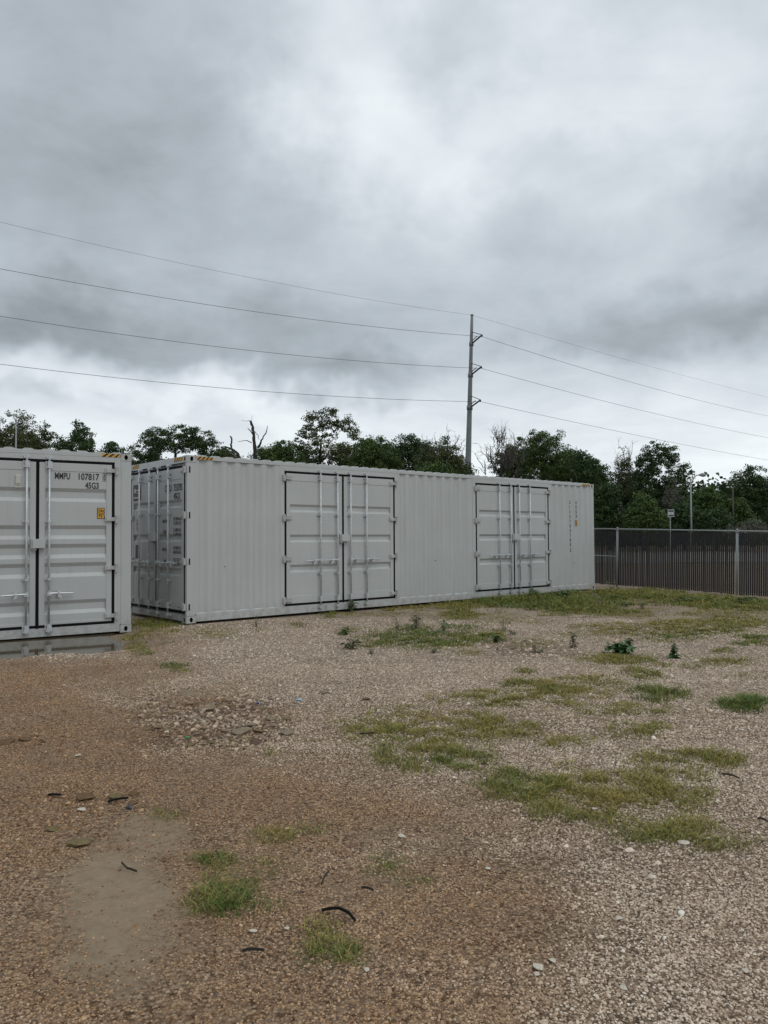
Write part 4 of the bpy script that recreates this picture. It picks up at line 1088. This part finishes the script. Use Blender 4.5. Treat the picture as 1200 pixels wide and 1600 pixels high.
FILL = [(18, 672, 34, 'dark', 'dense dark crown under the open-crowned tree at the left edge', 82), (50, 684, 26, 'mid', 'green crown just right of the left-edge lamp', 84), (600, 690, 30, 'dark', 'dark crown in the middle of the thicket left of the pole', 84), (890, 706, 30, 'dark', 'dark round crown touching the leafy tree right of the pole', 86), (940, 728, 30, 'mid', 'green crown directly over the far corner of the container', 86), (374, 712, 24, 'mid', 'low green bush top between the dead limb and the snag', 86),
 (415, 706, 34, 'mid', 'low rounded filler tree at the foot of the dead snag', 86), (472, 700, 34, 'dark', 'dark low tree filling the gap under the tallest left tree', 84), (545, 700, 30, 'mid', 'mid green low tree directly right of the tallest left tree', 86),
 (612, 694, 30, 'mid', 'green crown bridging the two dense trees left of the pole', 86), (664, 694, 30, 'dark', 'dark crown below the bare twigs left of the pole', 86), (706, 712, 24, 'dark', 'narrow dark tree touching the pole from the left', 84),
 (818, 705, 36, 'dark', 'dark tree under the round leafy crown right of the pole', 86), (880, 712, 34, 'mid', 'low tree between the round leafy crown and the container corner', 86), (248, 700, 34, 'dark', 'dark low tree under the left side of the domed crown', 82),
 (318, 706, 30, 'mid', 'low bright tree under the right side of the domed crown', 84), (190, 706, 22, 'mid', 'low tree left of the domed crown', 84), (990, 735, 30, 'dark', 'dark tree in front of the half-bare slender tree', 84), (1052, 752, 26, 'dark', 'dark tree under the clumped tall crown', 84),
 (60, 690, 30, 'dark', 'low dark tree behind the sparse left-edge trees', 84), (1128, 768, 32, 'dark', 'dark tree at the saddle of the treeline right of the street lamp', 86)]
for i_, (a_, b_1, c_, st_, lb_, yd_) in enumerate(FILL):
    T('tree', lb_, 'tree', a_, b_1-6, c_+8, b_1+62, yd_, st_, clumps=100, per=44, crad=.5, seed=60+i_)
# far woodland behind, reads as one dark mass
def woods():
    rg = np.random.default_rng(99); n = 7600; ang = rg.uniform(-62, 62, n); Yd = rg.uniform(92, 116, n)
    x = np.tan(np.radians(ang))*Yd*1.0
    tops = 7.4+1.8*(fbm(x*.09, Yd*.02, 71)-.5)*2+ (x > 25)*-.2
    z = rg.random(n)**.7*tops; z[::4] = rg.random(len(z[::4]))*2.6
    C0 = np.stack([x, Yd, z], -1); per = 24
    C = np.repeat(C0, per, 0)+rg.normal(0, .75, (n*per, 3)); m_ = n*per
    C[:, 2] = np.maximum(C[:, 2], .3)
    nrm = rg.normal(size=(m_, 3)); a = np.cross(nrm, rg.normal(size=(m_, 3))); a /= np.linalg.norm(a, axis=1)[:, None]; nrm /= np.linalg.norm(nrm, axis=1)[:, None]; b = np.cross(nrm, a)
    sz = rg.uniform(.35, .7, m_)[:, None]
    V = np.stack([C-a*sz*.5, C-b*sz*.4, C+a*sz*.5, C+b*sz*.4], 1)
    o = link('woodland', quads_mesh('woodland', V, 4, LM['dark'], {'tone': np.clip(np.repeat(rg.random(n), per)*.6+rg.random(m_)*.3, 0, 1)}))
    tag(o, 'dense dark woodland far behind the fence and containers', 'woodland', kind='stuff')
woods()

# dead snag and dead leaning limb
def dead(name, label, Yd, strokes):
    base = strokes[0][0][0]; p0 = atY(base[0], base[1], Yd); gz_ = float(gh(p0.x, Yd))
    root = empty(name, (p0.x, Yd, gz_)); tag(root, label, 'dead tree')
    k = Yd/F
    for i, (pts, r0, r1) in enumerate(strokes):
        mb = MB(); rnd = random.Random(i+5)
        wp = [atY(x, y, Yd)-Vector((p0.x, Yd, gz_))+Vector((0, rnd.uniform(-.4, .4)*j/len(pts), 0)) for j, (x, y) in enumerate(pts)]
        if i == 0: wp = [Vector((wp[0].x, 0, -.2))]+wp
        # roughen
        fine = []
        for a, b in zip(wp[:-1], wp[1:]):
            for t in range(4): fine.append(a.lerp(b, t/4)+Vector((rnd.gauss(0, .03), rnd.gauss(0, .03), 0)))
        fine.append(wp[-1]); n = len(fine)
        mb.tube(fine, [(r0+(r1-r0)*j/(n-1))*k*rnd.uniform(.85, 1.2) for j in range(n)], 7)
        mb.build('trunk' if i == 0 else 'branch', mbk, root, smooth=True)
dead('dead_snag', 'dead broken trunk standing above the roof left of the bushy tree', 76,
     [([(399, 712), (397, 695), (396, 680), (394, 668), (391, 657)], 3.2, 1.8), ([(395, 678), (391, 673), (387.5, 669)], 1.0, .5), ([(403, 700), (409, 688), (415, 677), (419, 666)], 1.8, .4),
      ([(393, 692), (386, 688), (380, 689), (372, 690)], .7, .3), ([(391, 657), (385, 658), (378, 657.5)], .35, .2), ([(398, 674), (402, 680), (405, 687)], .5, .3), ([(394, 656), (393.5, 652), (392.5, 648)], .25, .15)])
dead('dead_limb_tree', 'dead leaning tree with an upright broken stub right of the domed tree', 73,
     [([(375, 717), (370, 708), (364, 703), (357, 700), (350, 697)], 3.0, 1.0), ([(362.5, 702), (361, 696), (362, 688), (361, 682)], 1.6, 1.0), ([(361, 684), (359, 681)], .8, .4), ([(354, 699), (350, 703)], .8, .4)])

# ------------------------------------------------------------------ utility pole and wires
YP = 94
ptop = atY(737.5, 493, YP); pmid = atY(731, 742, YP); dz = (pmid.x-ptop.x)/(pmid.z-ptop.z)
pb = Vector((pmid.x+dz*(0-pmid.z)*1.0, YP, float(gh(10, YP))))
MPOLE, s_, b_ = nmat('pole_steel'); pz = s_.node('ShaderNodeTexCoord').outputs['Object']
s_.l.new(s_.ramp(s_.noise(pz, .8, 6, .6), [(.3, (.15, .165, .165)), (.7, (.21, .225, .225))]), b_.inputs['Base Color']); b_.inputs['Roughness'].default_value = .6; b_.inputs['Metallic'].default_value = .2
pole = empty('utility_pole', pb); tag(pole, 'tall grey steel transmission pole carrying wires behind the farther container', 'utility pole')
k = YP/F; top_l = ptop-pb; mid_l = pmid-pb
mb = MB(); n = 10
pth = [Vector((0, 0, -.3))]+[mid_l.lerp(top_l, t/n) for t in range(n+1)]
mb.tube(pth, [5.4*k]+[(4.9-(4.9-2.1)*t/n)*k for t in range(n+1)], 12); mb.tube([top_l, top_l+Vector((0, 0, .12))], 2.4*k, 12)
mb.build('shaft', MPOLE, pole, smooth=True)
wire_l = atY(0, 347, 66); WDIR = Vector((ptop.x-wire_l.x, YP-66, 0)).normalized(); AD = Vector((WDIR.y, -WDIR.x, 0))
tips = []
MARM = mat('dark_fittings', (.05, .055, .055), .6, .3)
for py, tipx in ((531, 750.5), (580, 749.5), (631, 748)):
    t = (py+3-493)/(742-493); c = ptop.lerp(pmid, t)-pb
    r_ = (2.1+2.8*t)*k; ln = (tipx-(737.5-6.5*t))*k/AD.x
    tip = c+AD*ln+Vector((0, 0, .35)); tips.append(tip+pb)
    mb = MB(); mb.tube([c+Vector((0, 0, -.30)), tip], .10, 8)
    mb.build('insulator_arm', MARM, pole, smooth=True)
    mb = MB(); mb.tube([c+AD*r_*.8+Vector((0, 0, 1.15)), tip+Vector((0, 0, .02))], .045, 6); mb.build('arm_strut', MARM, pole)
    mb = MB(); mb.tube([c+Vector((0, 0, -.55)), c+Vector((0, 0, -.05))], r_+.08, 12); mb.build('arm_band', MPOLE, pole, smooth=True)
    mb = MB(); mb.tube([c+Vector((0, 0, .05)), c+AD*ln*.55+Vector((0, 0, .42))], .05, 6); mb.build('brace_bar', MARM, pole)
    mb = MB(); mb.tube([tip, tip+Vector((0, 0, -.22))], .09, 8); mb.build('wire_clamp', MARM, pole)
MW = mat('wire_metal', (.09, .095, .10), .5, .3)
def wire(label, A, lp, rp, lm, rm, rad):
    """A attachment; lp/rp photo rows where the wire leaves left and right; lm/rm sag points"""
    def side_pts(px_e, py_e, px_m, py_m, Ye):
        E_ = atY(px_e, py_e, Ye)
        # point between, on the straight plan line
        r_ = ray(px_m, py_m); d = E_-A
        # solve plan intersection of ray with A + t d
        t = (A.y*r_.x-A.x*r_.y)/(d.x*r_.y-d.y*r_.x); M = atY(px_m, py_m, A.y+d.y*t)
        # z(t) quadratic through A(0), M(t), E(1)
        a0 = A.z; zE = E_.z; zM = M.z
        c = ((zM-a0)-(zE-a0)*t)/(t*t-t); b = (zE-a0)-c
        return [Vector((A.x+d.x*s, A.y+d.y*s, a0+b*s+c*s*s)) for s in np.linspace(0, 1.55, 26)]
    L_ = side_pts(0, lp, 367, lm, 66); R_ = side_pts(1200, rp, 975, rm, 150)
    mb = MB(); mb.tube(L_[::-1]+R_[1:], rad, 5, caps=False); o = mb.build('power_line', MW, smooth=True); tag(o, label, 'power line', 'power lines carried by the steel pole')
#
wire('thin top wire from the tip of the steel pole', ptop+Vector((0, 0, .05)), 347, 621, 429, 560+1, .0125)
wire('upper thick power line on the steel pole', tips[0]+Vector((0, 0, -.2)), 420, 650, 482.5, 594, .022)
wire('middle thick power line on the steel pole', tips[1]+Vector((0, 0, -.2)), 494, 684, 545, 634.5, .022)
wire('lowest thick power line on the steel pole', tips[2]+Vector((0, 0, -.2)), 569, 719, 608, 676, .022)

# ------------------------------------------------------------------ street lamps and signs
def lamp(label, px, top_y, base_Y, arm_dir, arm_px, rpx, headlen=9):
    k = base_Y/F; t = atY(px, top_y, base_Y); g0 = float(gh(t.x, base_Y))
    o = empty('street_lamp', (t.x, base_Y, g0)); tag(o, label, 'street lamp')
    h = t.z-g0; a = MB(); a.tube([(0, 0, -.1), (0, 0, h)], [rpx*k*1.25, rpx*k*.8], 10); a.build('pole', FST, o, smooth=True)
    d = arm_dir; L_ = arm_px*k
    a = MB(); a.tube([(0, 0, h-.5), (.25*L_*d, 0, h-.02), (.55*L_*d, 0, h+.30), (.75*L_*d, 0, h+.36), (L_*d, 0, h+.36)], .045, 8); a.build('arm', FST, o, smooth=True)
    a = MB(); hl = headlen*k
    pts = [(L_*d-.1*d, 0, h+.36), (L_*d+hl*.3*d, 0, h+.38), (L_*d+hl*.7*d, 0, h+.36), (L_*d+hl*d, 0, h+.30)]
    a.tube(pts, [.06, .16, .17, .05], 10); a.build('lamp_head', FST, o, smooth=True)
    return o
lamp('street lamp with curved arm behind the fence on the right', 1079, 749, 64, 1, 15, 1.25)
lamp('faint street lamp in front of the left-edge tree', 25.5, 655, 69, -1, 8, 1.3, 7)
kk_ = 67/F; tp_ = atY(1145, 762, 67); gg_ = float(gh(tp_.x, 67)); yl = empty('wooden_light_pole', (tp_.x, 67, gg_)); tag(yl, 'dim brown pole with a tiny white lamp in the trees near the right edge', 'light pole')
mb = MB(); mb.tube([(0, 0, -.1), (0, 0, tp_.z-gg_)], [.10, .07], 8); mb.build('pole', mat('dark_wood', (.07, .06, .045), .9), yl, smooth=True)
mb = MB(); mb.tube([(0, 0, tp_.z-gg_-.1), (-8*kk_, 0, tp_.z-gg_+.05)], .02, 6); mb.build('arm', MARM, yl)
mb = MB(); mb.tube([(-8*kk_, 0, tp_.z-gg_-.02), (-8*kk_, 0, tp_.z-gg_+.10)], [.12, .10], 10); mb.build('lamp_head', WHT, yl, smooth=True)
# route sign on two-post
Ys = 58; k = Ys/F; p = atY(1048.7, 828, Ys); g0 = float(gh(p.x, Ys)); sg = empty('route_sign', (p.x, Ys, g0)); tag(sg, 'small black and white square route sign on a post behind the fence', 'road sign')
ztop = atY(1049, 796.5, Ys).z-g0; sz = 11*k
mb = MB(); mb.tube([(-.05, .03, -.1), (-.05, .03, ztop-.1)], .04, 8); mb.build('post', FST, sg)
mb = MB(); hw_ = sz*.46; mb.box((-hw_, -.015, ztop-sz), (hw_, 0, ztop)); pnl = mb.build('panel', mat('sign_black', (.02, .02, .02), .5), sg)
mb = MB(); b_w = .035; f = -.0165
for a, b, c, d in ((-hw_, hw_, ztop-b_w, ztop), (-hw_, hw_, ztop-sz, ztop-sz+b_w), (-hw_, -hw_+b_w, ztop-sz+b_w, ztop-b_w), (hw_-b_w, hw_, ztop-sz+b_w, ztop-b_w), (-hw_+.02, hw_-.07, ztop-sz*.72, ztop-sz*.3)):
    mb.box((a, f-.002, c), (b, f, d))
mb.build('white_field', WHT, pnl)
fs_ = Face('side'); t_ = put_text(fs_, pnl, '10', -hw_*.35, ztop-sz*.6, sz*.2, t=.021, width=hw_*.6)
# cap arm on the sign
mb = MB(); mb.box((-hw_-.04, -.02, ztop+.002), (hw_+.02, .01, ztop+.03)); mb.build('top_bracket', FST, sg)

# ------------------------------------------------------------------ weeds (things)
WM = {'green': mat('weed_green', (.09, .15, .045), .6), 'dull': mat('weed_dull', (.15, .155, .08), .7), 'deep': mat('weed_deep', (.05, .115, .03), .6)}
STEM = mat('weed_stem', (.14, .12, .06), .7)
def weed(label, px, py, hpx, wpx, style, nst=5, leafl=.07, seed=0, leaves=9, conical=False, name='weed_plant', broad=.35):
    c = at(px, py); c.z = ghv(c); k = c.y/F; h = hpx*k*1.12; w_ = wpx*k/2; leafl *= 1.12; broad *= 1.05; rnd = random.Random(seed+int(px))
    o = empty(name, c); tag(o, label, 'weed'); st = MB(); lf = []
    for i in range(nst):
        a = rnd.uniform(0, 6.28); r_ = w_*rnd.uniform(.2, 1)*(.6 if conical else 1); hh = h*rnd.uniform(.6, 1)*(1-.3*r_/max(w_, .01))
        p0 = Vector((math.cos(a)*r_*.25, math.sin(a)*r_*.25, -.01)); p1 = Vector((math.cos(a)*r_, math.sin(a)*r_, hh))
        pm_ = p0.lerp(p1, .5)+Vector((0, 0, hh*.12)); st.tube([p0, pm_, p1], [.004, .003, .0015], 4)
        for j in range(leaves):
            t = (j+.6)/leaves; q_ = (p0.lerp(pm_, t*2) if t < .5 else pm_.lerp(p1, t*2-1))
            la = rnd.uniform(0, 6.28); L_ = leafl*rnd.uniform(.6, 1.2)*((1.25-t) if conical else 1)
            d = Vector((math.cos(la), math.sin(la), rnd.uniform(-.5, .6))).normalized(); s_v = d.cross(Vector((rnd.gauss(0, .3), rnd.gauss(0, .3), 1))).normalized()*L_*broad*.5
            m_ = q_+d*L_*.5+Vector((0, 0, L_*.08)); e_ = q_+d*L_-Vector((0, 0, L_*.18))
            lf.append([q_[:], (m_+s_v)[:], e_[:], (m_-s_v)[:]])
    st.build('stem', STEM, o)
    V = np.array(lf); link('leaves', quads_mesh('leaves', V, 4, WM[style]), o)
weed('leafy dark green weed in the gravel, widest of the weeds on the right', 968, 1020, 18, 44, 'deep', 16, .085, leaves=9, broad=.8, name='leafy_weed')
weed('upright stalk rising from the wide leafy weed on the right', 981, 1008, 16, 10, 'green', 5, .07, leaves=7, broad=.7, seed=3)
weed('small cone-shaped green weed right of the leafy weed', 1053, 1027, 26, 14, 'deep', 9, .075, leaves=9, conical=True, broad=.6)
weed('tallest bushy grey-green weed at the back of the green patch', 652, 981, 28, 22, 'dull', 9, .09, leaves=10, broad=.25)
weed('thin weed with few stalks left of the tallest bushy weed', 622, 981, 18, 20, 'dull', 5, .08, leaves=8, broad=.25)
weed('drooping stalked weed right of the green patch', 694, 985, 24, 18, 'green', 5, .10, leaves=9, broad=.25)
weed('dark ragged weed in front of the first side doors', 549, 1012, 20, 22, 'dull', 8, .07, leaves=9, broad=.4)
weed('small green weed behind the dark ragged weed', 538, 990, 12, 20, 'green', 7, .06, leaves=8, broad=.5)
weed('tall weed growing against the centre of the first side doors', 549, 955, 24, 14, 'green', 6, .09, leaves=10, broad=.35)
weed('short pale weed against the bottom rail left of the first side doors seam', 508, 957, 16, 8, 'dull', 3, .05, leaves=6, broad=.3)
weed('slim upright weed between the two halves of the gravel yard', 775, 1002, 14, 12, 'green', 8, .06, leaves=9, broad=.35)
weed('straggly tall weed behind the slim upright weed', 787, 985, 24, 26, 'dull', 6, .07, leaves=7, broad=.25)
weed('lone upright brownish weed left of the wide leafy weed', 895, 1010, 24, 12, 'dull', 6, .07, leaves=9, broad=.3)
weed('low wiry weed right of the slim upright weed', 805, 990, 9, 18, 'dull', 8, .05, leaves=7, broad=.3)
weed('dry wiry weed in the stony patch', 838, 1018, 14, 36, 'dull', 10, .06, leaves=7, broad=.25)
weed('dry little weed in front of the green patch', 578, 1019, 9, 16, 'dull', 6, .05, leaves=7, broad=.3)
weed('dry tuft weed below the green patch at its right', 680, 1019, 9, 14, 'dull', 7, .05, leaves=7, broad=.3)
weed('brown weed near the fence left of the first fence post', 937, 948, 16, 12, 'dull', 5, .08, leaves=7, broad=.25)
weed('tall dry grass stalk by the far end of the container', 958, 925, 22, 22, 'dull', 9, .12, leaves=6, broad=.12)
weed('brown weed on bare soil in front of the fence', 977, 947, 10, 10, 'dull', 6, .06, leaves=7, broad=.3)
weed('pair of brown weed stalks on bare soil right of the fence weed', 1005, 950, 10, 14, 'dull', 6, .06, leaves=7, broad=.3)
weed('small weed by the corner of the farther container', 352, 968, 12, 10, 'dull', 4, .06, leaves=6, broad=.3)
weed('thin weed on the gravel left of the first side doors', 400, 978, 18, 14, 'dull', 4, .06, leaves=6, broad=.2)
weed('leafy weed against the base of the second side doors', 833, 935, 16, 30, 'green', 10, .08, leaves=9, broad=.45)
weed('broad green weed at the foot of the far corner of the container', 880, 935, 16, 40, 'green', 12, .09, leaves=9, broad=.45)
weed('grassy green weed clump left of the second side doors', 735, 935, 14, 36, 'green', 10, .09, leaves=9, broad=.25)
weed('yellowish weed growing at the fence foot', 1075, 940, 10, 50, 'green', 14, .08, leaves=8, broad=.35)
weed('yellowish weed by the second fence post', 1165, 942, 14, 40, 'green', 14, .09, leaves=8, broad=.35)

# ------------------------------------------------------------------ rubble, stones and litter
def rock_mesh(name, seed, mt, flat=.5, sub=3):
    bm = bmesh.new(); bmesh.ops.create_icosphere(bm, subdivisions=sub, radius=.5); rnd = random.Random(seed)
    pl_n = [Vector((rnd.gauss(0, 1), rnd.gauss(0, 1), rnd.gauss(0, 1))).normalized() for _ in range(9)]; dd = [rnd.uniform(.26, .42) for _ in range(9)]
    for v in bm.verts:
        for n_, d in zip(pl_n, dd):
            e = v.co.dot(n_)-d
            if e > 0: v.co -= n_*e
        v.co.z *= flat
    me = bpy.data.meshes.new(name); bm.to_mesh(me); bm.free(); me.materials.append(mt); return me
def rockmat(name, a, b):
    mt, s, bb = nmat(name); p = s.node('ShaderNodeTexCoord').outputs['Object']
    s.l.new(s.ramp(s.noise(p, 5, 6, .65), [(.3, a), (.7, b)]), bb.inputs['Base Color']); bb.inputs['Roughness'].default_value = .95; bb.inputs['Specular IOR Level'].default_value = .12
    bu = s.node('ShaderNodeBump'); bu.inputs['Strength'].default_value = .4; bu.inputs['Distance'].default_value = .05; s.l.new(s.noise(p, 8, 5, .6), bu.inputs['Height']); s.l.new(bu.outputs[0], bb.inputs['Normal'])
    return mt
RK = {'grey': rockmat('grey_rock', (.17, .13, .09), (.31, .25, .18)), 'brown': rockmat('brown_rock', (.11, .07, .038), (.20, .13, .07)), 'pale': rockmat('pale_rock', (.50, .44, .35), (.70, .64, .54)), 'olive': rockmat('olive_rock', (.13, .10, .05), (.23, .18, .09))}
_rk = {}
def rock(label, px, py, wpx, hpx, kind, group=None, rz=None, name='stone', z=None):
    c = at(px, py); k = c.y/F; i = random.randrange(6)
    if (kind, i) not in _rk: _rk[(kind, i)] = rock_mesh(name, i*7+3, RK[kind])
    c.z = ghv(c)+.005+wpx*k*.06
    o = link(name, _rk[(kind, i)], None, c); w_ = wpx*k; dp = min(hpx*1.6*c.y**2/(F*H), w_*1.3)
    o.scale = (w_*1.3, max(dp, w_*.45), w_*.75); o.rotation_euler = (random.gauss(0, .1), random.gauss(0, .1), random.uniform(-.4, .4) if rz is None else rz)
    tag(o, label, 'stone', group)
    return o
RG = 'flat broken stones in the rubble patch'; RL = 'flat grey-brown broken stone lying in the rubble patch'
rock('largest flat slab stone at the right of the rubble patch', 375, 1142, 26, 6, 'grey', RG)
rock('pointed stone tilted at the top left of the rubble patch', 293, 1083, 20, 6, 'grey', RG)
rock('long flat stone in the middle of the rubble patch', 323, 1108, 24, 5, 'grey', RG)
rnd = random.Random(4)
for (x, y, w_) in [(355, 1140, 12), (396, 1132, 14), (402, 1140, 16), (336, 1152, 12), (348, 1150, 9), (297, 1160, 13), (318, 1160, 10), (331, 1158, 9), (245, 1136, 11), (262, 1139, 8), (276, 1137, 8),
                   (424, 1122, 15), (447, 1123, 12), (446, 1145, 20), (270, 1100, 12), (255, 1088, 10), (300, 1098, 9), (332, 1099, 13), (345, 1104, 10), (310, 1120, 12), (335, 1122, 11), (372, 1112, 9), (388, 1118, 10), (360, 1126, 10),
                   (250, 1118, 9), (268, 1112, 8), (284, 1118, 9), (318, 1134, 8), (285, 1150, 9), (275, 1126, 8), (308, 1144, 9), (376, 1128, 9), (412, 1108, 9), (430, 1133, 10), (342, 1163, 7), (264, 1148, 7), (408, 1150, 8), (350, 1094, 9), (238, 1098, 8), (382, 1100, 8)]:
    rock(RL, x+rnd.uniform(-2, 2), y+rnd.uniform(-1, 1), w_, w_*.35, 'grey' if rnd.random() < .75 else 'olive', RG)
rock('white pebble near the left end of the rubble patch', 261, 1141, 7, 4, 'pale')
rock('grey stone alone above the blue litter, to its right', 507, 1082, 12, 5, 'grey'); rock('flat brown stone between the rubble and the olive grass', 571, 1093, 12, 3, 'brown')
rock('large brown rounded stone right of the black scrap on the left', 133, 1247, 26, 9, 'brown'); rock('largest brown-olive rock half sunk in the left foreground gravel', 122, 1320, 30, 15, 'olive')
rock('dark reddish stone behind the black rubber strip', 210, 1240, 14, 5, 'brown'); rock('brown stone touching the right end of the black rubber strip', 207, 1256, 13, 10, 'brown'); rock('flat tan stone behind the black rubber strip', 183, 1245, 20, 6, 'olive')
rock('flat brown stone at the left edge of the photo', 12, 1157, 20, 4, 'brown'); rock('brown stone near the left edge, right of the flattest one', 38, 1153, 16, 4, 'brown')
rock('pale triangular stone below the brown rounded stone', 128, 1267, 12, 6, 'pale'); rock('brown stone at the far left of the lower gravel', 82, 1297, 16, 6, 'olive')
rock('pale flat stone alone on brown gravel at the left', 122, 1178, 9, 4, 'pale')
rock('white rounded stone, largest pale one in the lower foreground', 843, 1512, 16, 11, 'pale'); rock('white stone just above the largest pale foreground stone', 863, 1502, 11, 8, 'pale'); rock('small white stone just below the largest pale foreground stone', 839, 1524, 8, 6, 'pale')
rock('white pebble at the right of the foreground gravel', 1165, 1518, 9, 6, 'pale'); rock('pale stone at the lower right foreground between the pebbles', 975, 1546, 11, 6, 'pale')
rock('white flat stone at the lower edge of the right grass', 1068, 1316, 15, 5, 'pale'); rock('pale stone lying in the right grass tip', 1107, 1309, 8, 5, 'pale'); rock('pale flat stone in the green grass patch', 826, 1233, 13, 4, 'pale'); rock('pale stone in the middle of the olive grass', 929, 1263, 8, 5, 'pale')
rock('white pebble right of the dark root scrap', 573, 1518, 8, 5, 'pale'); rock('white pebble above the lower grass tuft', 448, 1451, 9, 6, 'pale'); rock('pale pebble left of the grass tuft', 395, 1455, 12, 6, 'pale')
rock('pale stone upper right of the green tuft', 628, 1301, 9, 5, 'pale'); rock('white pebble on the gravel below the olive grass', 762, 1353, 8, 4, 'pale'); rock('pale long stone in the middle right foreground', 967, 1434, 11, 4, 'pale')

RUB2 = mat('scrap_rubber', (.016, .015, .014), .85, 0, .1)
def strap(label, pts, wpx, hump, cat='rubber strap', name='rubber_strap', mt=RUB2):
    P = [at(x, y) for x, y in pts]; k = P[0].y/F; o0 = P[0].copy(); o0.z = ghv(o0)
    mb = MB(); w_ = wpx*k*.34; vs = []; n = len(P)*3-2; f = []
    for i in range(n):
        t = i/(n-1)*(len(P)-1); j = min(int(t), len(P)-2); p = P[j].lerp(P[j+1], t-j); d = (P[j+1]-P[j]).normalized(); s_v = Vector((-d.y, d.x, 0))*w_*(1.1-.5*i/n)
        z = ghv(p)+.012+hump*math.sin(math.pi*i/(n-1)); p = Vector((p.x, p.y, z))-o0
        vs += [p-s_v, p+s_v, p+s_v+Vector((0, 0, .009)), p-s_v+Vector((0, 0, .011))]
    for i in range(n-1):
        for a in range(4): f.append((i*4+a, i*4+(a+1) % 4, i*4+4+(a+1) % 4, i*4+4+a))
    f += [(0, 3, 2, 1), ((n-1)*4, (n-1)*4+1, (n-1)*4+2, (n-1)*4+3)]
    mb.add(vs, f); o = mb.build(name, mt, None, smooth=False, loc=o0); tag(o, label, cat)
strap('curved black rubber strap on the gravel above the lower grass tuft', [(503, 1426), (515, 1427), (530, 1428), (545, 1434), (555, 1443)], 5.5, .012)
strap('short black rubber strip among the stones at the left', [(169, 1257), (180, 1254), (200, 1250)], 6, .004)
strap('flat black scrap left of the brown rounded stone', [(75, 1245), (86, 1245), (95, 1245)], 7, .002)
strap('thin dark stick lying left of the lower grass tuft', [(378, 1492), (392, 1492), (413, 1491)], 2.2, .006, 'stick', 'stick', mbk)
strap('dark root piece sticking out of the gravel above the rubber strap', [(502, 1382), (508, 1372), (514, 1362)], 2.0, .01, 'stick', 'stick', mbk)
strap('dark twig on the gravel right of the root piece', [(565, 1388), (575, 1391), (584, 1393)], 2.2, .006, 'stick', 'stick', mbk)
strap('dark twig right of the olive grass on the right', [(1128, 1213), (1142, 1216), (1156, 1220)], 1.8, .006, 'stick', 'stick', mbk)
strap('dark curled twig at the right edge', [(1184, 1281), (1192, 1284), (1200, 1286)], 2.2, .008, 'stick', 'stick', mbk)
strap('dark bent twig left of the olive grass', [(562, 1151), (572, 1153), (584, 1150)], 1.8, .01, 'stick', 'stick', mbk)
def crumple(name, label, px, py, wpx, col, flat=.5, cat='litter', seed=1):
    c = at(px, py); k = c.y/F; c.z = ghv(c)+.008; bm = bmesh.new(); bmesh.ops.create_icosphere(bm, subdivisions=2, radius=.5); r_ = random.Random(seed)
    for v in bm.verts: v.co *= r_.uniform(.65, 1.15); v.co.z *= flat
    me = bpy.data.meshes.new(name); bm.to_mesh(me); bm.free(); me.materials.append(mat(name+'_'+cat, col, .4)); o = link(name, me, None, c); w_ = wpx*k; o.scale = (w_, w_*.9, w_); tag(o, label, cat)
strap('small dark twig lying on the silt patch', [(190, 1352), (198, 1362), (214, 1366)], 1.6, .004, 'stick', 'stick', mbk)
crumple('crumpled_can', 'small crumpled dark can below the black rubber strip', 201, 1264, 11, (.03, .035, .045), .75)
crumple('plastic_litter', 'small pale blue plastic litter on the gravel in mid yard', 467, 1093, 11, (.28, .45, .55), .3, seed=2)
crumple('plastic_scrap', 'bright green plastic scrap in the rubble patch', 293, 1149, 8, (.03, .25, .06), .4, seed=3)
crumple('bottle_cap', 'dark blue scrap at the upper right of the rubble patch', 401, 1098, 8, (.04, .045, .18), .4, seed=4)
crumple('dark_clod', 'small black clod left of the wide leafy weed', 942, 1019, 5, (.012, .01, .01), .8, 'clod', 5)
print('objects', len(bpy.data.objects))
